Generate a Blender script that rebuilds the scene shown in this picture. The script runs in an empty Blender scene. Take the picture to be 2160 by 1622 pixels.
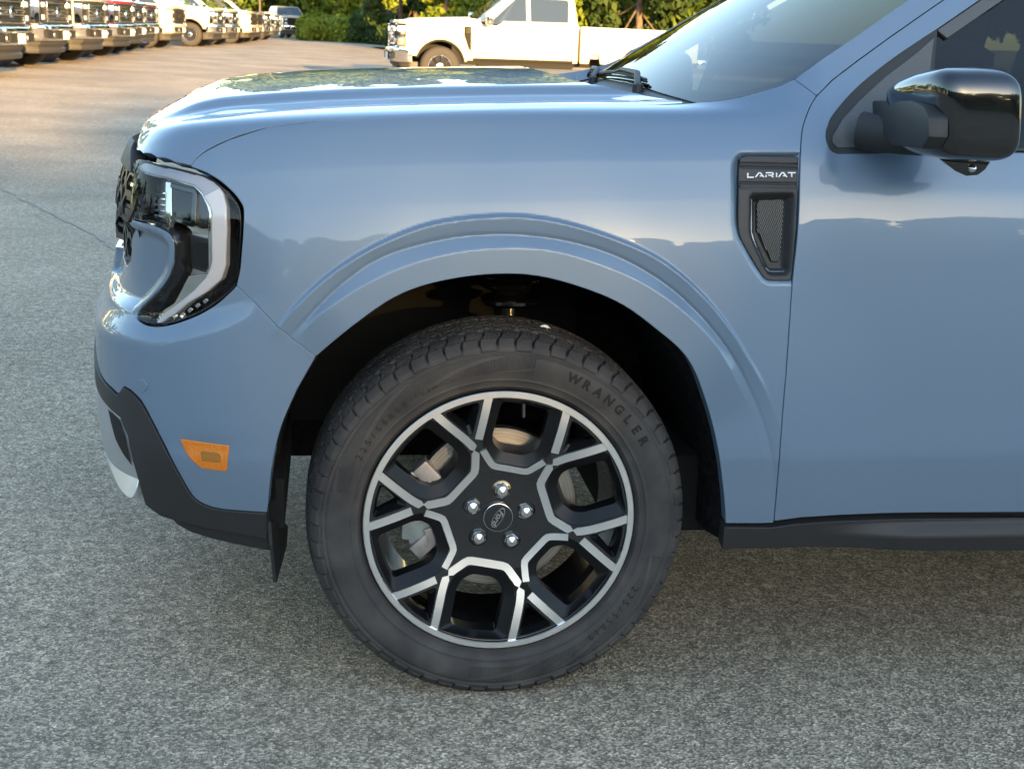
import bpy, bmesh, math, random
import numpy as np
from mathutils import Vector, Matrix, geometry
random.seed(7); rng = np.random.default_rng(7)
S = bpy.context.scene
COL = S.collection
rad = math.radians

# ------------------------------------------------------------------ camera
FPX, PW, PH = 2814.0, 2160.0, 1622.0
YAW, ROLL, HORIZ, DEPTH = 8.0, 2.1, 64.0, 2.54
_p = math.atan((811-HORIZ)/FPX); _s = rad(YAW); _r = rad(ROLL)
CA = np.array([math.sin(_s)*math.cos(_p), math.cos(_s)*math.cos(_p), -math.sin(_p)])
_right = np.array([math.cos(_s), -math.sin(_s), 0.0]); _up = np.cross(_right, CA)
CR = math.cos(_r)*_right + math.sin(_r)*_up
CU = -math.sin(_r)*_right + math.cos(_r)*_up
CP = np.array([0, .03, .355]) - DEPTH*(CA + CR*(1054.0-1080)/FPX - CU*(1103.0-811)/FPX)
cam_d = bpy.data.cameras.new('camera'); cam = bpy.data.objects.new('camera', cam_d); COL.objects.link(cam)
cam.matrix_world = Matrix(((CR[0], CU[0], -CA[0], CP[0]), (CR[1], CU[1], -CA[1], CP[1]), (CR[2], CU[2], -CA[2], CP[2]), (0, 0, 0, 1)))
cam_d.sensor_width = 36; cam_d.sensor_fit = 'HORIZONTAL'; cam_d.lens = 36*FPX/PW
cam_d.clip_start = .05; cam_d.clip_end = 3000
cam_d.dof.use_dof = True; cam_d.dof.focus_distance = 2.55; cam_d.dof.aperture_fstop = 14
S.camera = cam

# ------------------------------------------------------------------ daylight: low warm sun from behind, right of the camera
SUN_AZ, SUN_EL = 15.0, 9.0          # degrees from -Y towards +X, and above the horizon
sun_dir = Vector((math.sin(rad(SUN_AZ))*math.cos(rad(SUN_EL)), -math.cos(rad(SUN_AZ))*math.cos(rad(SUN_EL)), math.sin(rad(SUN_EL))))
world = bpy.data.worlds.new('World'); S.world = world; world.use_nodes = True
wn = world.node_tree.nodes; wl = world.node_tree.links
sky = wn.new('ShaderNodeTexSky'); sky.sky_type = 'NISHITA'; sky.sun_disc = False
sky.sun_elevation = rad(SUN_EL); sky.sun_rotation = math.atan2(sun_dir.x, sun_dir.y)
sky.air_density = 1.0; sky.dust_density = .55; sky.ozone_density = 1.1
wl.new(sky.outputs[0], wn['Background'].inputs[0]); wn['Background'].inputs[1].default_value = .15
sl = bpy.data.lights.new('sun', 'SUN'); sl.energy = 4.6; sl.angle = rad(.6); sl.color = (1.0, .60, .20)
sun = bpy.data.objects.new('sun', sl); COL.objects.link(sun); sun.rotation_euler = sun_dir.to_track_quat('Z', 'Y').to_euler()
sun.location = (0, 0, 60)
S.view_settings.view_transform = 'Standard'; S.view_settings.look = 'None'
S.view_settings.gamma = 1; S.view_settings.use_curve_mapping = False
S.view_settings.exposure = 2.45
S.cycles.use_denoising = True
S.cycles.max_bounces = 10; S.cycles.transparent_max_bounces = 24

# ------------------------------------------------------------------ helpers: picture measurements to places in the scene
def proj(P):
    q = np.asarray(P, float)-CP; z = q@CA
    return np.stack([1080+FPX*(q@CR)/z, 811-FPX*(q@CU)/z], -1)
def ray(px, py):
    d = CA + CR*(px-1080)/FPX - CU*(py-811)/FPX
    return d/np.linalg.norm(d)
def on_plane(px, py, Y=None, Z=None, X=None):
    d = ray(px, py)
    if Y is not None: t = (Y-CP[1])/d[1]
    elif Z is not None: t = (Z-CP[2])/d[2]
    else: t = (X-CP[0])/d[0]
    return CP+d*t
def ss(a, b, x):
    t = np.clip((np.asarray(x, float)-a)/(b-a), 0, 1); return t*t*(3-2*t)
def catmull(pts, n=6, closed=False):
    p = np.asarray(pts, float); m = len(p); out = []
    for i in range(m if closed else m-1):
        if closed: a, b, c, d = p[(i-1) % m], p[i], p[(i+1) % m], p[(i+2) % m]
        else: a, b, c, d = p[max(i-1, 0)], p[i], p[i+1], p[min(i+2, m-1)]
        for k in range(n):
            t = k/n
            out.append(.5*((2*b)+(c-a)*t+(2*a-5*b+4*c-d)*t*t+(3*b-a-3*c+d)*t**3))
    if not closed: out.append(p[-1])
    return np.array(out)
def resample(poly, step, closed=False):
    p = np.asarray(poly, float)
    if closed: p = np.vstack([p, p[:1]])
    out = []
    for a, b in zip(p[:-1], p[1:]):
        n = max(1, int(round(np.linalg.norm(b-a)/step)))
        for k in range(n): out.append(a+(b-a)*k/n)
    if not closed: out.append(p[-1])
    return np.array(out)
def inpoly(P, poly):
    x, y = P[:, 0], P[:, 1]; n = len(poly); r = np.zeros(len(P), bool)
    for i in range(n):
        x0, y0 = poly[i]; x1, y1 = poly[(i+1) % n]
        if y0 == y1: continue
        c = ((y0 > y) != (y1 > y)) & (x < (x1-x0)*(y-y0)/(y1-y0)+x0)
        r ^= c
    return r
def area(p):
    x, y = p[:, 0], p[:, 1]; return .5*np.sum(x*np.roll(y, -1)-np.roll(x, -1)*y)
def inset(poly, d):
    p = np.asarray(poly, float)
    if area(p) < 0: p = p[::-1]
    e = np.roll(p, -1, 0)-p; e /= np.maximum(np.linalg.norm(e, axis=1, keepdims=True), 1e-9)
    n = np.stack([-e[:, 1], e[:, 0]], 1); m = n+np.roll(n, 1, 0)
    m /= np.maximum(np.sum(m*n, 1, keepdims=True), .35)
    return p+m*d

# ------------------------------------------------------------------ materials
MATS = {}
def mat(name, color=(.5, .5, .5), rough=.5, metal=0, coat=0, coat_rough=.02, spec=.5, emit=None, noise=None, bump=None, ior=None, trans=0, space='Object'):
    m = bpy.data.materials.new(name); m.use_nodes = True; MATS[name] = m
    nt = m.node_tree; b = nt.nodes['Principled BSDF']; L = nt.links
    b.inputs['Base Color'].default_value = (*color, 1); b.inputs['Roughness'].default_value = rough
    b.inputs['Metallic'].default_value = metal; b.inputs['Coat Weight'].default_value = coat
    b.inputs['Coat Roughness'].default_value = coat_rough; b.inputs['Specular IOR Level'].default_value = spec
    b.inputs['Transmission Weight'].default_value = trans
    if ior: b.inputs['IOR'].default_value = ior
    tc = nt.nodes.new('ShaderNodeTexCoord')
    if noise:                      # (scale, dark factor, light factor)
        t = nt.nodes.new('ShaderNodeTexNoise'); t.inputs['Scale'].default_value = noise[0]; t.inputs['Detail'].default_value = 6
        L.new(tc.outputs[space], t.inputs['Vector'])
        r = nt.nodes.new('ShaderNodeValToRGB')
        r.color_ramp.elements[0].position = .3; r.color_ramp.elements[1].position = .7
        r.color_ramp.elements[0].color = (*[c*noise[1] for c in color], 1); r.color_ramp.elements[1].color = (*[c*noise[2] for c in color], 1)
        L.new(t.outputs['Fac'], r.inputs['Fac']); L.new(r.outputs['Color'], b.inputs['Base Color'])
    if bump:                       # (scale, distance)
        t = nt.nodes.new('ShaderNodeTexNoise'); t.inputs['Scale'].default_value = bump[0]; t.inputs['Detail'].default_value = 3
        L.new(tc.outputs[space], t.inputs['Vector'])
        u = nt.nodes.new('ShaderNodeBump'); u.inputs['Distance'].default_value = bump[1]; u.inputs['Strength'].default_value = .6
        L.new(t.outputs['Fac'], u.inputs['Height']); L.new(u.outputs['Normal'], b.inputs['Normal'])
    return m
def clear_mat(name, tint=(1, 1, 1), ior=1.5, rough=0.0, boost=1.0):
    """thin pane: what is behind shows through (tinted), with a mirror layer on top by Fresnel"""
    m = bpy.data.materials.new(name); m.use_nodes = True; MATS[name] = m
    nt = m.node_tree; N = nt.nodes; L = nt.links; N.remove(N['Principled BSDF'])
    t = N.new('ShaderNodeBsdfTransparent'); t.inputs[0].default_value = (*tint, 1)
    g = N.new('ShaderNodeBsdfGlossy'); g.inputs['Roughness'].default_value = rough
    fr = N.new('ShaderNodeFresnel'); fr.inputs['IOR'].default_value = ior
    mu = N.new('ShaderNodeMath'); mu.operation = 'MULTIPLY'; mu.inputs[1].default_value = boost; mu.use_clamp = True
    L.new(fr.outputs[0], mu.inputs[0])
    mx = N.new('ShaderNodeMixShader'); L.new(mu.outputs[0], mx.inputs[0]); L.new(t.outputs[0], mx.inputs[1]); L.new(g.outputs[0], mx.inputs[2])
    L.new(mx.outputs[0], N['Material Output'].inputs[0])
    return m

# ------------------------------------------------------------------ object helpers
def link(o, parent=None):
    COL.objects.link(o)
    if parent is not None: o.parent = parent
    return o
def empty(name, loc, rotz=0, label=None, cat=None, group=None):
    o = bpy.data.objects.new(name, None); o.location = loc; o.rotation_euler = (0, 0, rotz); o.empty_display_size = .2
    COL.objects.link(o); tag(o, label, cat, group); return o
def tag(o, label=None, cat=None, group=None, kind=None):
    if label: o['label'] = label
    if cat: o['category'] = cat
    if group: o['group'] = group
    if kind: o['kind'] = kind
    return o
class MB:
    """collects vertices and faces for ONE mesh object"""
    def __init__(s): s.v = []; s.f = []; s.m = []
    def add(s, vs, fs, mi=0):
        k = len(s.v); s.v.extend([tuple(map(float, p)) for p in vs]); s.f.extend([tuple(k+i for i in f) for f in fs]); s.m.extend([mi]*len(fs)); return s
    def box(s, c, size, rot=None, mi=0, taper=(1, 1)):
        hx, hy, hz = size[0]/2, size[1]/2, size[2]/2
        vs = [Vector((x*hx*(taper[0] if z > 0 else 1), y*hy*(taper[1] if z > 0 else 1), z*hz)) for z in (-1, 1) for y in (-1, 1) for x in (-1, 1)]
        if rot is not None: vs = [rot @ v for v in vs]
        c = Vector(c)
        return s.add([v+c for v in vs], [(0, 2, 3, 1), (4, 5, 7, 6), (0, 1, 5, 4), (2, 6, 7, 3), (0, 4, 6, 2), (1, 3, 7, 5)], mi)
    def lathe(s, prof, axis='Y', n=48, c=(0, 0, 0), mi=0, closed=False, a0=0, a1=2*math.pi):
        """prof: list of (radius, along)"""
        full = abs(a1-a0-2*math.pi) < 1e-6; m = n if full else n+1; vs = []; k = len(prof)
        for i in range(m):
            a = a0+(a1-a0)*i/n; ca, sa = math.cos(a), math.sin(a)
            for r, h in prof:
                if axis == 'Y': vs.append((c[0]+r*ca, c[1]+h, c[2]+r*sa))
                elif axis == 'Z': vs.append((c[0]+r*ca, c[1]+r*sa, c[2]+h))
                else: vs.append((c[0]+h, c[1]+r*ca, c[2]+r*sa))
        fs = []
        for i in range(n):
            j = (i+1) % m
            for q in range(k-1 if not closed else k):
                q2 = (q+1) % k; fs.append((i*k+q, i*k+q2, j*k+q2, j*k+q))
        return s.add(vs, fs, mi)
    def tube(s, pts, r, n=8, mi=0, cap=True, flat=1.0, up=None):
        pts = [Vector(p) for p in pts]; rs = r if hasattr(r, '__len__') else [r]*len(pts); vs = []; prev = None
        for i, p in enumerate(pts):
            t = (pts[min(i+1, len(pts)-1)]-pts[max(i-1, 0)]).normalized()
            if prev is None:
                a = Vector(up) if up else (Vector((0, 0, 1)) if abs(t.z) < .9 else Vector((1, 0, 0)))
            else: a = prev
            b = t.cross(a).normalized(); a = b.cross(t).normalized(); prev = a
            for k in range(n):
                w = 2*math.pi*k/n; vs.append(p+a*(math.cos(w)*rs[i])+b*(math.sin(w)*rs[i]*flat))
        fs = [(i*n+k, i*n+(k+1) % n, (i+1)*n+(k+1) % n, (i+1)*n+k) for i in range(len(pts)-1) for k in range(n)]
        if cap: fs += [tuple(range(n))[::-1], tuple((len(pts)-1)*n+k for k in range(n))]
        return s.add(vs, fs, mi)
    def prism(s, poly, axis, a, b, mi=0):
        """poly: 2-D outline; extruded along axis from a to b (caps by n-gon)"""
        n = len(poly)
        def P(p, h): return (p[0], h, p[1]) if axis == 'Y' else ((p[0], p[1], h) if axis == 'Z' else (h, p[0], p[1]))
        vs = [P(p, a) for p in poly]+[P(p, b) for p in poly]
        fs = [tuple(range(n)), tuple(range(2*n-1, n-1, -1))]+[(i, n+i, n+(i+1) % n, (i+1) % n) for i in range(n)]
        return s.add(vs, fs, mi)
    def build(s, name, mats, parent=None, smooth=None, bevel=None, loc=None, recalc=True):
        me = bpy.data.meshes.new(name); me.from_pydata(s.v, [], s.f)
        for m in (mats if isinstance(mats, (list, tuple)) else [mats]): me.materials.append(MATS[m] if isinstance(m, str) else m)
        me.polygons.foreach_set('material_index', s.m)
        if recalc or bevel:
            bm = bmesh.new(); bm.from_mesh(me)
            if bevel:
                bmesh.ops.remove_doubles(bm, verts=bm.verts, dist=1e-5)
                es = [e for e in bm.edges if len(e.link_faces) == 2 and e.calc_face_angle(0) > rad(28)]
                bmesh.ops.bevel(bm, geom=es, offset=bevel, segments=2, affect='EDGES', profile=.6, clamp_overlap=True)
            bmesh.ops.recalc_face_normals(bm, faces=bm.faces); bm.to_mesh(me); bm.free()
        if smooth is not None:
            me.polygons.foreach_set('use_smooth', [True]*len(me.polygons)); me.set_sharp_from_angle(angle=rad(smooth))
        me.update(); o = bpy.data.objects.new(name, me)
        if loc is not None: o.location = loc
        return link(o, parent)
def setmats(me, mats):
    for m in (mats if isinstance(mats, (list, tuple)) else [mats]): me.materials.append(MATS[m] if isinstance(m, str) else m)

# ------------------------------------------------------------------ smooth sheet surfaces on a grid, panels cut out of them
class Sheet:
    def __init__(s, U, V, P, flip=False):
        s.U, s.V, s.P = U, V, P
        du = np.gradient(P, U, axis=0); dv = np.gradient(P, V, axis=1)
        n = np.cross(du, dv); n /= np.maximum(np.linalg.norm(n, axis=2, keepdims=True), 1e-12)
        s.N = -n if flip else n
        s.pp = proj(P.reshape(-1, 3)).reshape(P.shape[0], P.shape[1], 2)
        s.front = np.sum(s.N*(CP-P), axis=2) > 0
    def at(s, uv, A=None):
        A = s.P if A is None else A
        uv = np.asarray(uv, float).reshape(-1, 2)
        i = np.clip(np.searchsorted(s.U, uv[:, 0])-1, 0, len(s.U)-2); j = np.clip(np.searchsorted(s.V, uv[:, 1])-1, 0, len(s.V)-2)
        fu = ((uv[:, 0]-s.U[i])/(s.U[i+1]-s.U[i]))[:, None]; fv = ((uv[:, 1]-s.V[j])/(s.V[j+1]-s.V[j]))[:, None]
        return A[i, j]*(1-fu)*(1-fv)+A[i+1, j]*fu*(1-fv)+A[i, j+1]*(1-fu)*fv+A[i+1, j+1]*fu*fv
    def nrm(s, uv):
        n = s.at(uv, s.N); return n/np.linalg.norm(n, axis=1, keepdims=True)
    def pt(s, uv, depth=0.0):
        return s.at(uv)-s.nrm(uv)*depth
    def trace(s, pts, depth=0.0):
        out = []
        for q in np.asarray(pts, float):
            d2 = np.sum((s.pp-q)**2, axis=2)+np.where(s.front, 0, 1e5)
            i, j = np.unravel_index(np.argmin(d2), d2.shape); uv = np.array([s.U[i], s.V[j]])
            for it in range(8):
                h = 2e-3
                b = proj(s.pt([uv, uv+[h, 0], uv+[0, h]], depth)); J = np.stack([(b[1]-b[0])/h, (b[2]-b[0])/h], 1)
                try: st = np.linalg.solve(J.T@J+np.eye(2)*1.0, J.T@(q-b[0]))
                except Exception: break
                L = np.linalg.norm(st)
                if L > .03: st *= .03/L
                uv = uv+st; uv[0] = np.clip(uv[0], s.U[0], s.U[-1]); uv[1] = np.clip(uv[1], s.V[0], s.V[-1])
                if L < 1e-5: break
            out.append(uv)
        return np.array(out)
def triangulate(poly, holes, h, extra=None):
    loops = [resample(poly, h, True)]+[resample(q, h, True) for q in holes]
    allb = np.vstack(loops)
    lo, hi = allb.min(0), allb.max(0)
    gx, gy = np.meshgrid(np.arange(lo[0]+h*.5, hi[0], h), np.arange(lo[1]+h*.5, hi[1], h)); G = np.stack([gx.ravel(), gy.ravel()], 1)
    m = inpoly(G, loops[0])
    for q in loops[1:]: m &= ~inpoly(G, q)
    G = G[m]
    keep = np.ones(len(G), bool)
    for k in range(0, len(G), 4000):
        d = np.min(np.sum((G[k:k+4000, None]-allb[None])**2, axis=2), axis=1); keep[k:k+4000] = d > (h*.45)**2
    G = G[keep]
    pts = np.vstack([allb, G]); edges = []; k = 0
    for q in loops:
        n = len(q); edges += [(k+i, k+(i+1) % n) for i in range(n)]; k += n
    r = geometry.delaunay_2d_cdt([Vector(p) for p in pts], edges, [], 0, 1e-7)
    V = np.array([tuple(v) for v in r[0]]); F = np.array([f for f in r[2] if len(f) == 3])
    c = V[F].mean(1); m = inpoly(c, loops[0])
    for q in loops[1:]: m &= ~inpoly(c, q)
    return V, F[m], loops
def panel(name, sheet, poly, mats, parent, h=.012, holes=(), depth=0.0, flange=.02, gap=.0017, rnd=.0016, func=None, hole_flange=True, mapper=None):
    """a sheet-metal panel: outline in sheet coordinates, rounded edge and a return flange, exact smooth normals"""
    poly = np.asarray(poly, float)
    if area(poly) < 0: poly = poly[::-1]
    poly = inset(resample(poly, h*.6, True), gap)
    holes = [np.asarray(q, float) for q in holes]; holes = [inset(q, -gap) if area(q) > 0 else inset(q[::-1], -gap) for q in holes]
    V, F, loops = triangulate(poly, holes, h)
    dfun = (lambda uv: np.full(len(uv), depth)) if func is None else (lambda uv: depth+func(uv))
    def P(uv): return sheet.at(uv)-sheet.nrm(uv)*dfun(uv)[:, None]
    def NN(uv):
        e = 1.5e-3
        if func is None and depth == 0: return sheet.nrm(uv)
        a = P(uv+[e, 0])-P(uv-[e, 0]); b = P(uv+[0, e])-P(uv-[0, e]); n = np.cross(a, b); n /= np.linalg.norm(n, axis=1, keepdims=True)
        s0 = np.sign(np.sum(n*sheet.nrm(uv), axis=1, keepdims=True)); return n*s0
    X = P(V); N = NN(V)
    verts = [X]; norms = [N]; faces = [tuple(f) for f in F]; base = len(X)
    # triangle winding to match normals
    a, b, c = X[F[:, 0]], X[F[:, 1]], X[F[:, 2]]
    if np.sum(np.sum(np.cross(b-a, c-a)*N[F[:, 0]], axis=1)) < 0: faces = [f[::-1] for f in faces]
    if flange:
        for li, q in enumerate(loops):
            if li and not hole_flange: continue
            p3 = P(q); n3 = NN(q); t = np.roll(p3, -1, 0)-np.roll(p3, 1, 0); t /= np.maximum(np.linalg.norm(t, axis=1, keepdims=True), 1e-9)
            o = np.cross(t, n3)
            cin = P(q+0)  # outward test
            e2 = np.roll(q, -1, 0)-np.roll(q, 1, 0); o2 = np.stack([e2[:, 1], -e2[:, 0]], 1); o2 /= np.maximum(np.linalg.norm(o2, axis=1, keepdims=True), 1e-9)
            if li: o2 = -o2 if area(q) > 0 else o2
            else: o2 = o2 if area(q) > 0 else -o2
            d3 = sheet.at(q+o2*2e-3)-sheet.at(q)
            o *= np.sign(np.sum(o*d3, axis=1, keepdims=True)); n = len(q)
            R = [(p3, n3), (p3+o*rnd*.7-n3*rnd*.3, (n3*.7+o*.7)), (p3+o*rnd-n3*rnd, o), (p3+o*rnd-n3*flange, o)]
            for pp_, nn_ in R: verts.append(pp_); norms.append(nn_/np.linalg.norm(nn_, axis=1, keepdims=True))
            for r_ in range(3):
                for i in range(n):
                    j = (i+1) % n; f = (base+r_*n+i, base+r_*n+j, base+(r_+1)*n+j, base+(r_+1)*n+i)
                    A_, B_, C_ = (verts[-4+r_][i], verts[-4+r_][j], verts[-3+r_][j])
                    nn = np.cross(B_-A_, C_-A_)
                    if np.dot(nn, norms[-4+r_][i]+norms[-3+r_][i]) < 0: f = f[::-1]
                    faces.append(f)
            base += 4*n
    VV = np.vstack(verts); NV = np.vstack(norms)
    me = bpy.data.meshes.new(name); me.from_pydata(VV.tolist(), [], faces); setmats(me, mats)
    me.polygons.foreach_set('use_smooth', [True]*len(me.polygons)); me.update()
    me.normals_split_custom_set_from_vertices(NV.tolist())
    return link(bpy.data.objects.new(name, me), parent)
# ------------------------------------------------------------------ the near pickup: one smooth body-side surface (u runs along the car, v up the side)
# u = X for the flat side; ahead of the front wheel it turns round the corner to the middle of the nose
_sk = [0, .20, .35, .45, .55, .63, .72, .86, 1.05, 1.45]; _ak = [0, 4, 12, 27, 52, 68, 77, 82.5, 87, 90]
U = np.unique(np.concatenate([np.arange(-1.70, -.75, .01), np.arange(-.75, .76, .0035), np.arange(.76, 1.3, .01), np.arange(1.3, 4.25, .05)]).round(5))
V = np.concatenate([np.arange(0, .90, .0035), np.arange(.90, 1.66, .005)])
def _plan(U):
    X0 = -.185; s = np.arange(0, 1.5001, .0005); al = np.radians(np.interp(s, _sk, _ak)); k = np.ones(41)/41
    al = np.convolve(np.pad(al, 20, mode='edge'), k, 'valid')
    x = X0-np.concatenate([[0], np.cumsum(np.cos(al[:-1])*.0005)]); y = np.concatenate([[0], np.cumsum(np.sin(al[:-1])*.0005)])
    su = np.clip(X0-U, 0, 1.5); X = np.where(U > X0, U, np.interp(su, s, x)); Y = np.where(U > X0, 0, np.interp(su, s, y)); A = np.where(U > X0, 0, np.interp(su, s, al))
    return X, Y, A
PX, PY, PA = _plan(U)
PN = np.stack([-np.sin(PA), -np.cos(PA)], 1)          # outward plan normal
# shoulder height along the car
_zx = np.arange(-1.2, 4.4, .01); _zy = np.interp(_zx, [-1.2, -.9, -.75, -.6, -.45, -.2, .1, .35, .6, 4.3], [1.0, 1.028, 1.05, 1.072, 1.088, 1.104, 1.117, 1.125, 1.132, 1.15])
for _ in range(3): _zy = np.convolve(np.pad(_zy, 12, mode='edge'), np.ones(25)/25, 'valid')
def zshoulder(x): return np.interp(x, _zx, _zy)
ZS = zshoulder(np.where(U < -.5, -.5+(U+.5)*.75, U))
_tz = [.15, .20, .30, .42, .490, .498, .60, .75, .85, .90, .93, .95, 1.00]
_ta = [-18, -16, -13, -9, -7.5, .5, 1.2, 2.5, 4.3, 6.3, 8.6, 10.2, 12.6]
def tilt(z, u, zs):
    """lean of the surface (degrees, + = leans in towards the top)"""
    zz = z-(zs-1.12)*ss(.75, 1.0, z)
    low = np.interp(zz, _tz, _ta)
    zc = .990+.05*(1-ss(.585, .612, u))                     # the belt crease: lower on the door
    top = 12.6+2.6*ss(.95, 1.03, zz)+5*ss(zc-.003, zc+.003, zz)+10*ss(1.03, 1.10, zz)
    t = np.where(zz < .97, low, np.maximum(top, low))
    hoodroll = np.interp(zz, [1.095, 1.105, 1.115, 1.122, 1.128, 1.132], [0, 6, 20, 36, 48, 53])
    pillar = -6*ss(1.15, 1.25, zz)-4*ss(1.25, 1.6, zz)
    w = ss(.30, .62, u)
    return t+(1-w)*hoodroll+w*pillar
T_n = np.zeros((len(U), len(V))); T_z = np.zeros_like(T_n); z = np.full(len(U), .20); n_ = np.zeros(len(U))
for j in range(len(V)):
    T_n[:, j] = n_; T_z[:, j] = z
    dv_ = (V[min(j+1, len(V)-1)]-V[j])/12
    for _q in range(12):
        t = np.radians(tilt(z, U, ZS)); n_ = n_-np.sin(t)*dv_; z = z+np.cos(t)*dv_
k0 = int(np.argmin(abs(T_z[int(np.argmin(abs(U-.2)))]-.60)))
T_n -= T_n[:, k0:k0+1]                                    # zero where the side is widest
# the nose: how far each height stands behind the bumper face
_nz = [.15, .24, .30, .38, .46, .60, .68, .73, .79, .88, .97, 1.02, 1.06, 1.12]
_nd = [-.11, -.065, -.036, -.008, 0, 0, 0, -.010, -.024, -.036, -.044, -.052, -.070, -.11]
wf = ss(-.50, -.95, U)[:, None]
T_f = T_n+np.interp(T_z, _nz, _nd)*wf+(-T_n)*wf*.55
def surface(feat=None):
    d = T_f+(0 if feat is None else feat)
    P = np.empty((len(U), len(V), 3))
    P[:, :, 0] = PX[:, None]+PN[:, 0:1]*d; P[:, :, 1] = PY[:, None]+PN[:, 1:2]*d; P[:, :, 2] = T_z
    return Sheet(U, V, P)
base = surface()
# ------------------------------------------------------------------ pressed features of the side: wheel-arch flare, belt, vent pocket, nose fold
ARC = (0.0, .360)
def polar(px):
    P = base.at(base.trace(px)); dx = P[:, 0]-ARC[0]; dz = P[:, 2]-ARC[1]
    a = np.arctan2(dz, dx); r = np.hypot(dx, dz); o = np.argsort(a); return a[o], r[o]
arch_open_px = [(564, 1079), (566, 1056), (574, 980), (593, 900), (626, 823), (666, 753), (739, 693), (831, 630), (924, 597), (1044, 581), (1156, 589), (1294, 635), (1387, 698), (1452, 760), (1490, 850), (1515, 950), (1528, 1050), (1531, 1101)]
a0, r0 = polar(arch_open_px)
a1, r1 = polar([(560, 790), (628, 700), (688, 651), (770, 597), (878, 550), (1017, 524), (1155, 526), (1257, 555), (1341, 590), (1433, 652), (1500, 720), (1545, 800)])
a2, r2 = polar([(560, 770), (637, 679), (715, 598), (794, 541), (896, 509), (1063, 491), (1179, 502), (1294, 534), (1410, 601), (1503, 694), (1540, 744), (1580, 820)])
a3, r3 = polar([(545, 760), (614, 657), (694, 580), (794, 518), (900, 476), (1017, 460), (1109, 459), (1271, 497), (1387, 546), (1456, 601), (1526, 680), (1570, 750)])
def sm(a, r, x):
    g = np.linspace(a[0], a[-1], 400); y = np.interp(g, a, r); k = np.hanning(41); k /= k.sum(); y = np.convolve(np.pad(y, 20, mode='edge'), k, 'valid'); return np.interp(x, g, y)
XX, ZZ = base.P[:, :, 0], base.P[:, :, 2]
def arch_h(X, Z):
    """how far the flare stands out of the flat side"""
    ph, r = np.arctan2(Z-ARC[1], X-ARC[0]), np.hypot(X-ARC[0], Z-ARC[1]); dg = np.degrees(ph); dg = np.where(dg < -90, dg+360, dg)
    R1, R2, R3 = sm(a1, r1, ph), sm(a2, r2, ph), sm(a3, r3, ph)
    fo = ss(24, 40, dg)*(1-ss(131, 141, dg))               # outer step fades at both ends
    fi = ss(26, 46, dg)*(1-ss(126, 138, dg))               # so does the inner ledge
    fg = ss(-2, 12, dg)*(1-ss(130, 140, dg)); ff = ss(-60, 5, dg)*(1-ss(165, 200, dg))
    swell = .016*ss(.25, -.05, r-R3)*ff
    lin = lambda a, b, x: (lambda t: t+.0*t)(np.clip((x-a)/(b-a), 0, 1))
    step = .009*fo*(1-ss(-.002, .0055, r-R3))
    hg = .009*fo+.004*(1-fo)*fg
    band = -hg*.62*lin(0, 1, np.clip((R3-.002-r)/np.maximum(R3-R2-.005, .008), 0, 1))-hg*.38*ss(.0035, -.0035, r-R2)
    led = (hg*.30+.0105*fi)*lin(0, 1, np.clip((R2-.004-r)/np.maximum(R2-R1-.004, .010), 0, 1))
    return np.where(r < 1.2, swell+step+band+led, 0)
ARCH = arch_h(XX, ZZ); FEAT = np.zeros_like(ARCH)
# concave pocket the black side vent sits in
vent_px = [(1690, 322), (1562, 322), (1549, 331), (1543, 350), (1542, 470), (1548, 500), (1576, 554), (1602, 592), (1618, 600), (1690, 600)]
vent_uv = base.trace(vent_px)
def segdist(P2, poly, closed=True):
    d = np.full(len(P2), 9.0); n = len(poly)
    for i in range(n if closed else n-1):
        a, b = poly[i], poly[(i+1) % n]; ab = b-a; t = np.clip(((P2-a)@ab)/max(ab@ab, 1e-12), 0, 1); d = np.minimum(d, np.hypot(*(P2-a-t[:, None]*ab).T))
    return d
UU, VV = np.meshgrid(U, V, indexing='ij'); G2 = np.stack([UU.ravel(), VV.ravel()], 1)
msk = (abs(UU-.47) < .25).ravel()
sd = np.full(len(G2), -1.0); sd[msk] = segdist(G2[msk], vent_uv)*np.where(inpoly(G2[msk], vent_uv), 1, -1)
VENT = -.013*ss(-.002, .014, sd).reshape(UU.shape)
# fold across the bumper corner: the shelf under the headlight faces up
fold_uv = base.trace([(205, 690), (250, 712), (325, 730), (400, 722), (480, 700), (560, 672), (600, 655)])
fv = np.interp(U, fold_uv[:, 0], fold_uv[:, 1]); dvv = VV-fv[:, None]
sr = base.trace([(284, 480), (318, 489), (340, 499), (353, 517), (353, 545), (346, 572), (331, 596), (306, 621), (276, 646), (262, 655)])
sr = np.vstack([sr, [(-1.15, sr[-1][1]-.004), (-1.15, sr[0][1]+.02)]])
m2 = (UU < -.35).ravel(); s2 = np.full(len(G2), -1.0); s2[m2] = segdist(G2[m2], sr)*np.where(inpoly(G2[m2], sr), 1, -1)
FEAT = FEAT-.020*ss(-.004, .016, s2).reshape(UU.shape)
fw = (ss(-.40, -.55, U))[:, None]
FEAT = FEAT-fw*(.016*ss(0, .05, dvv)*(1-ss(.07, .22, dvv)))
# shallow swell over the side marker lamp
mk = base.trace([(440, 925)])[0]
FEAT = FEAT-.004*np.exp(-((UU-mk[0])/.055)**2)*np.exp(-((VV-mk[1]+.012)/.020)**2)
side = surface(FEAT+ARCH+VENT)          # everything, for measuring
side0 = surface(FEAT+VENT)              # without the flare, which fender and bumper add exactly
side_d = surface(FEAT+ARCH)             # doors and rear
def arch_func(uv):
    P = side0.at(uv); return -arch_h(P[:, 0], P[:, 2])
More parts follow.
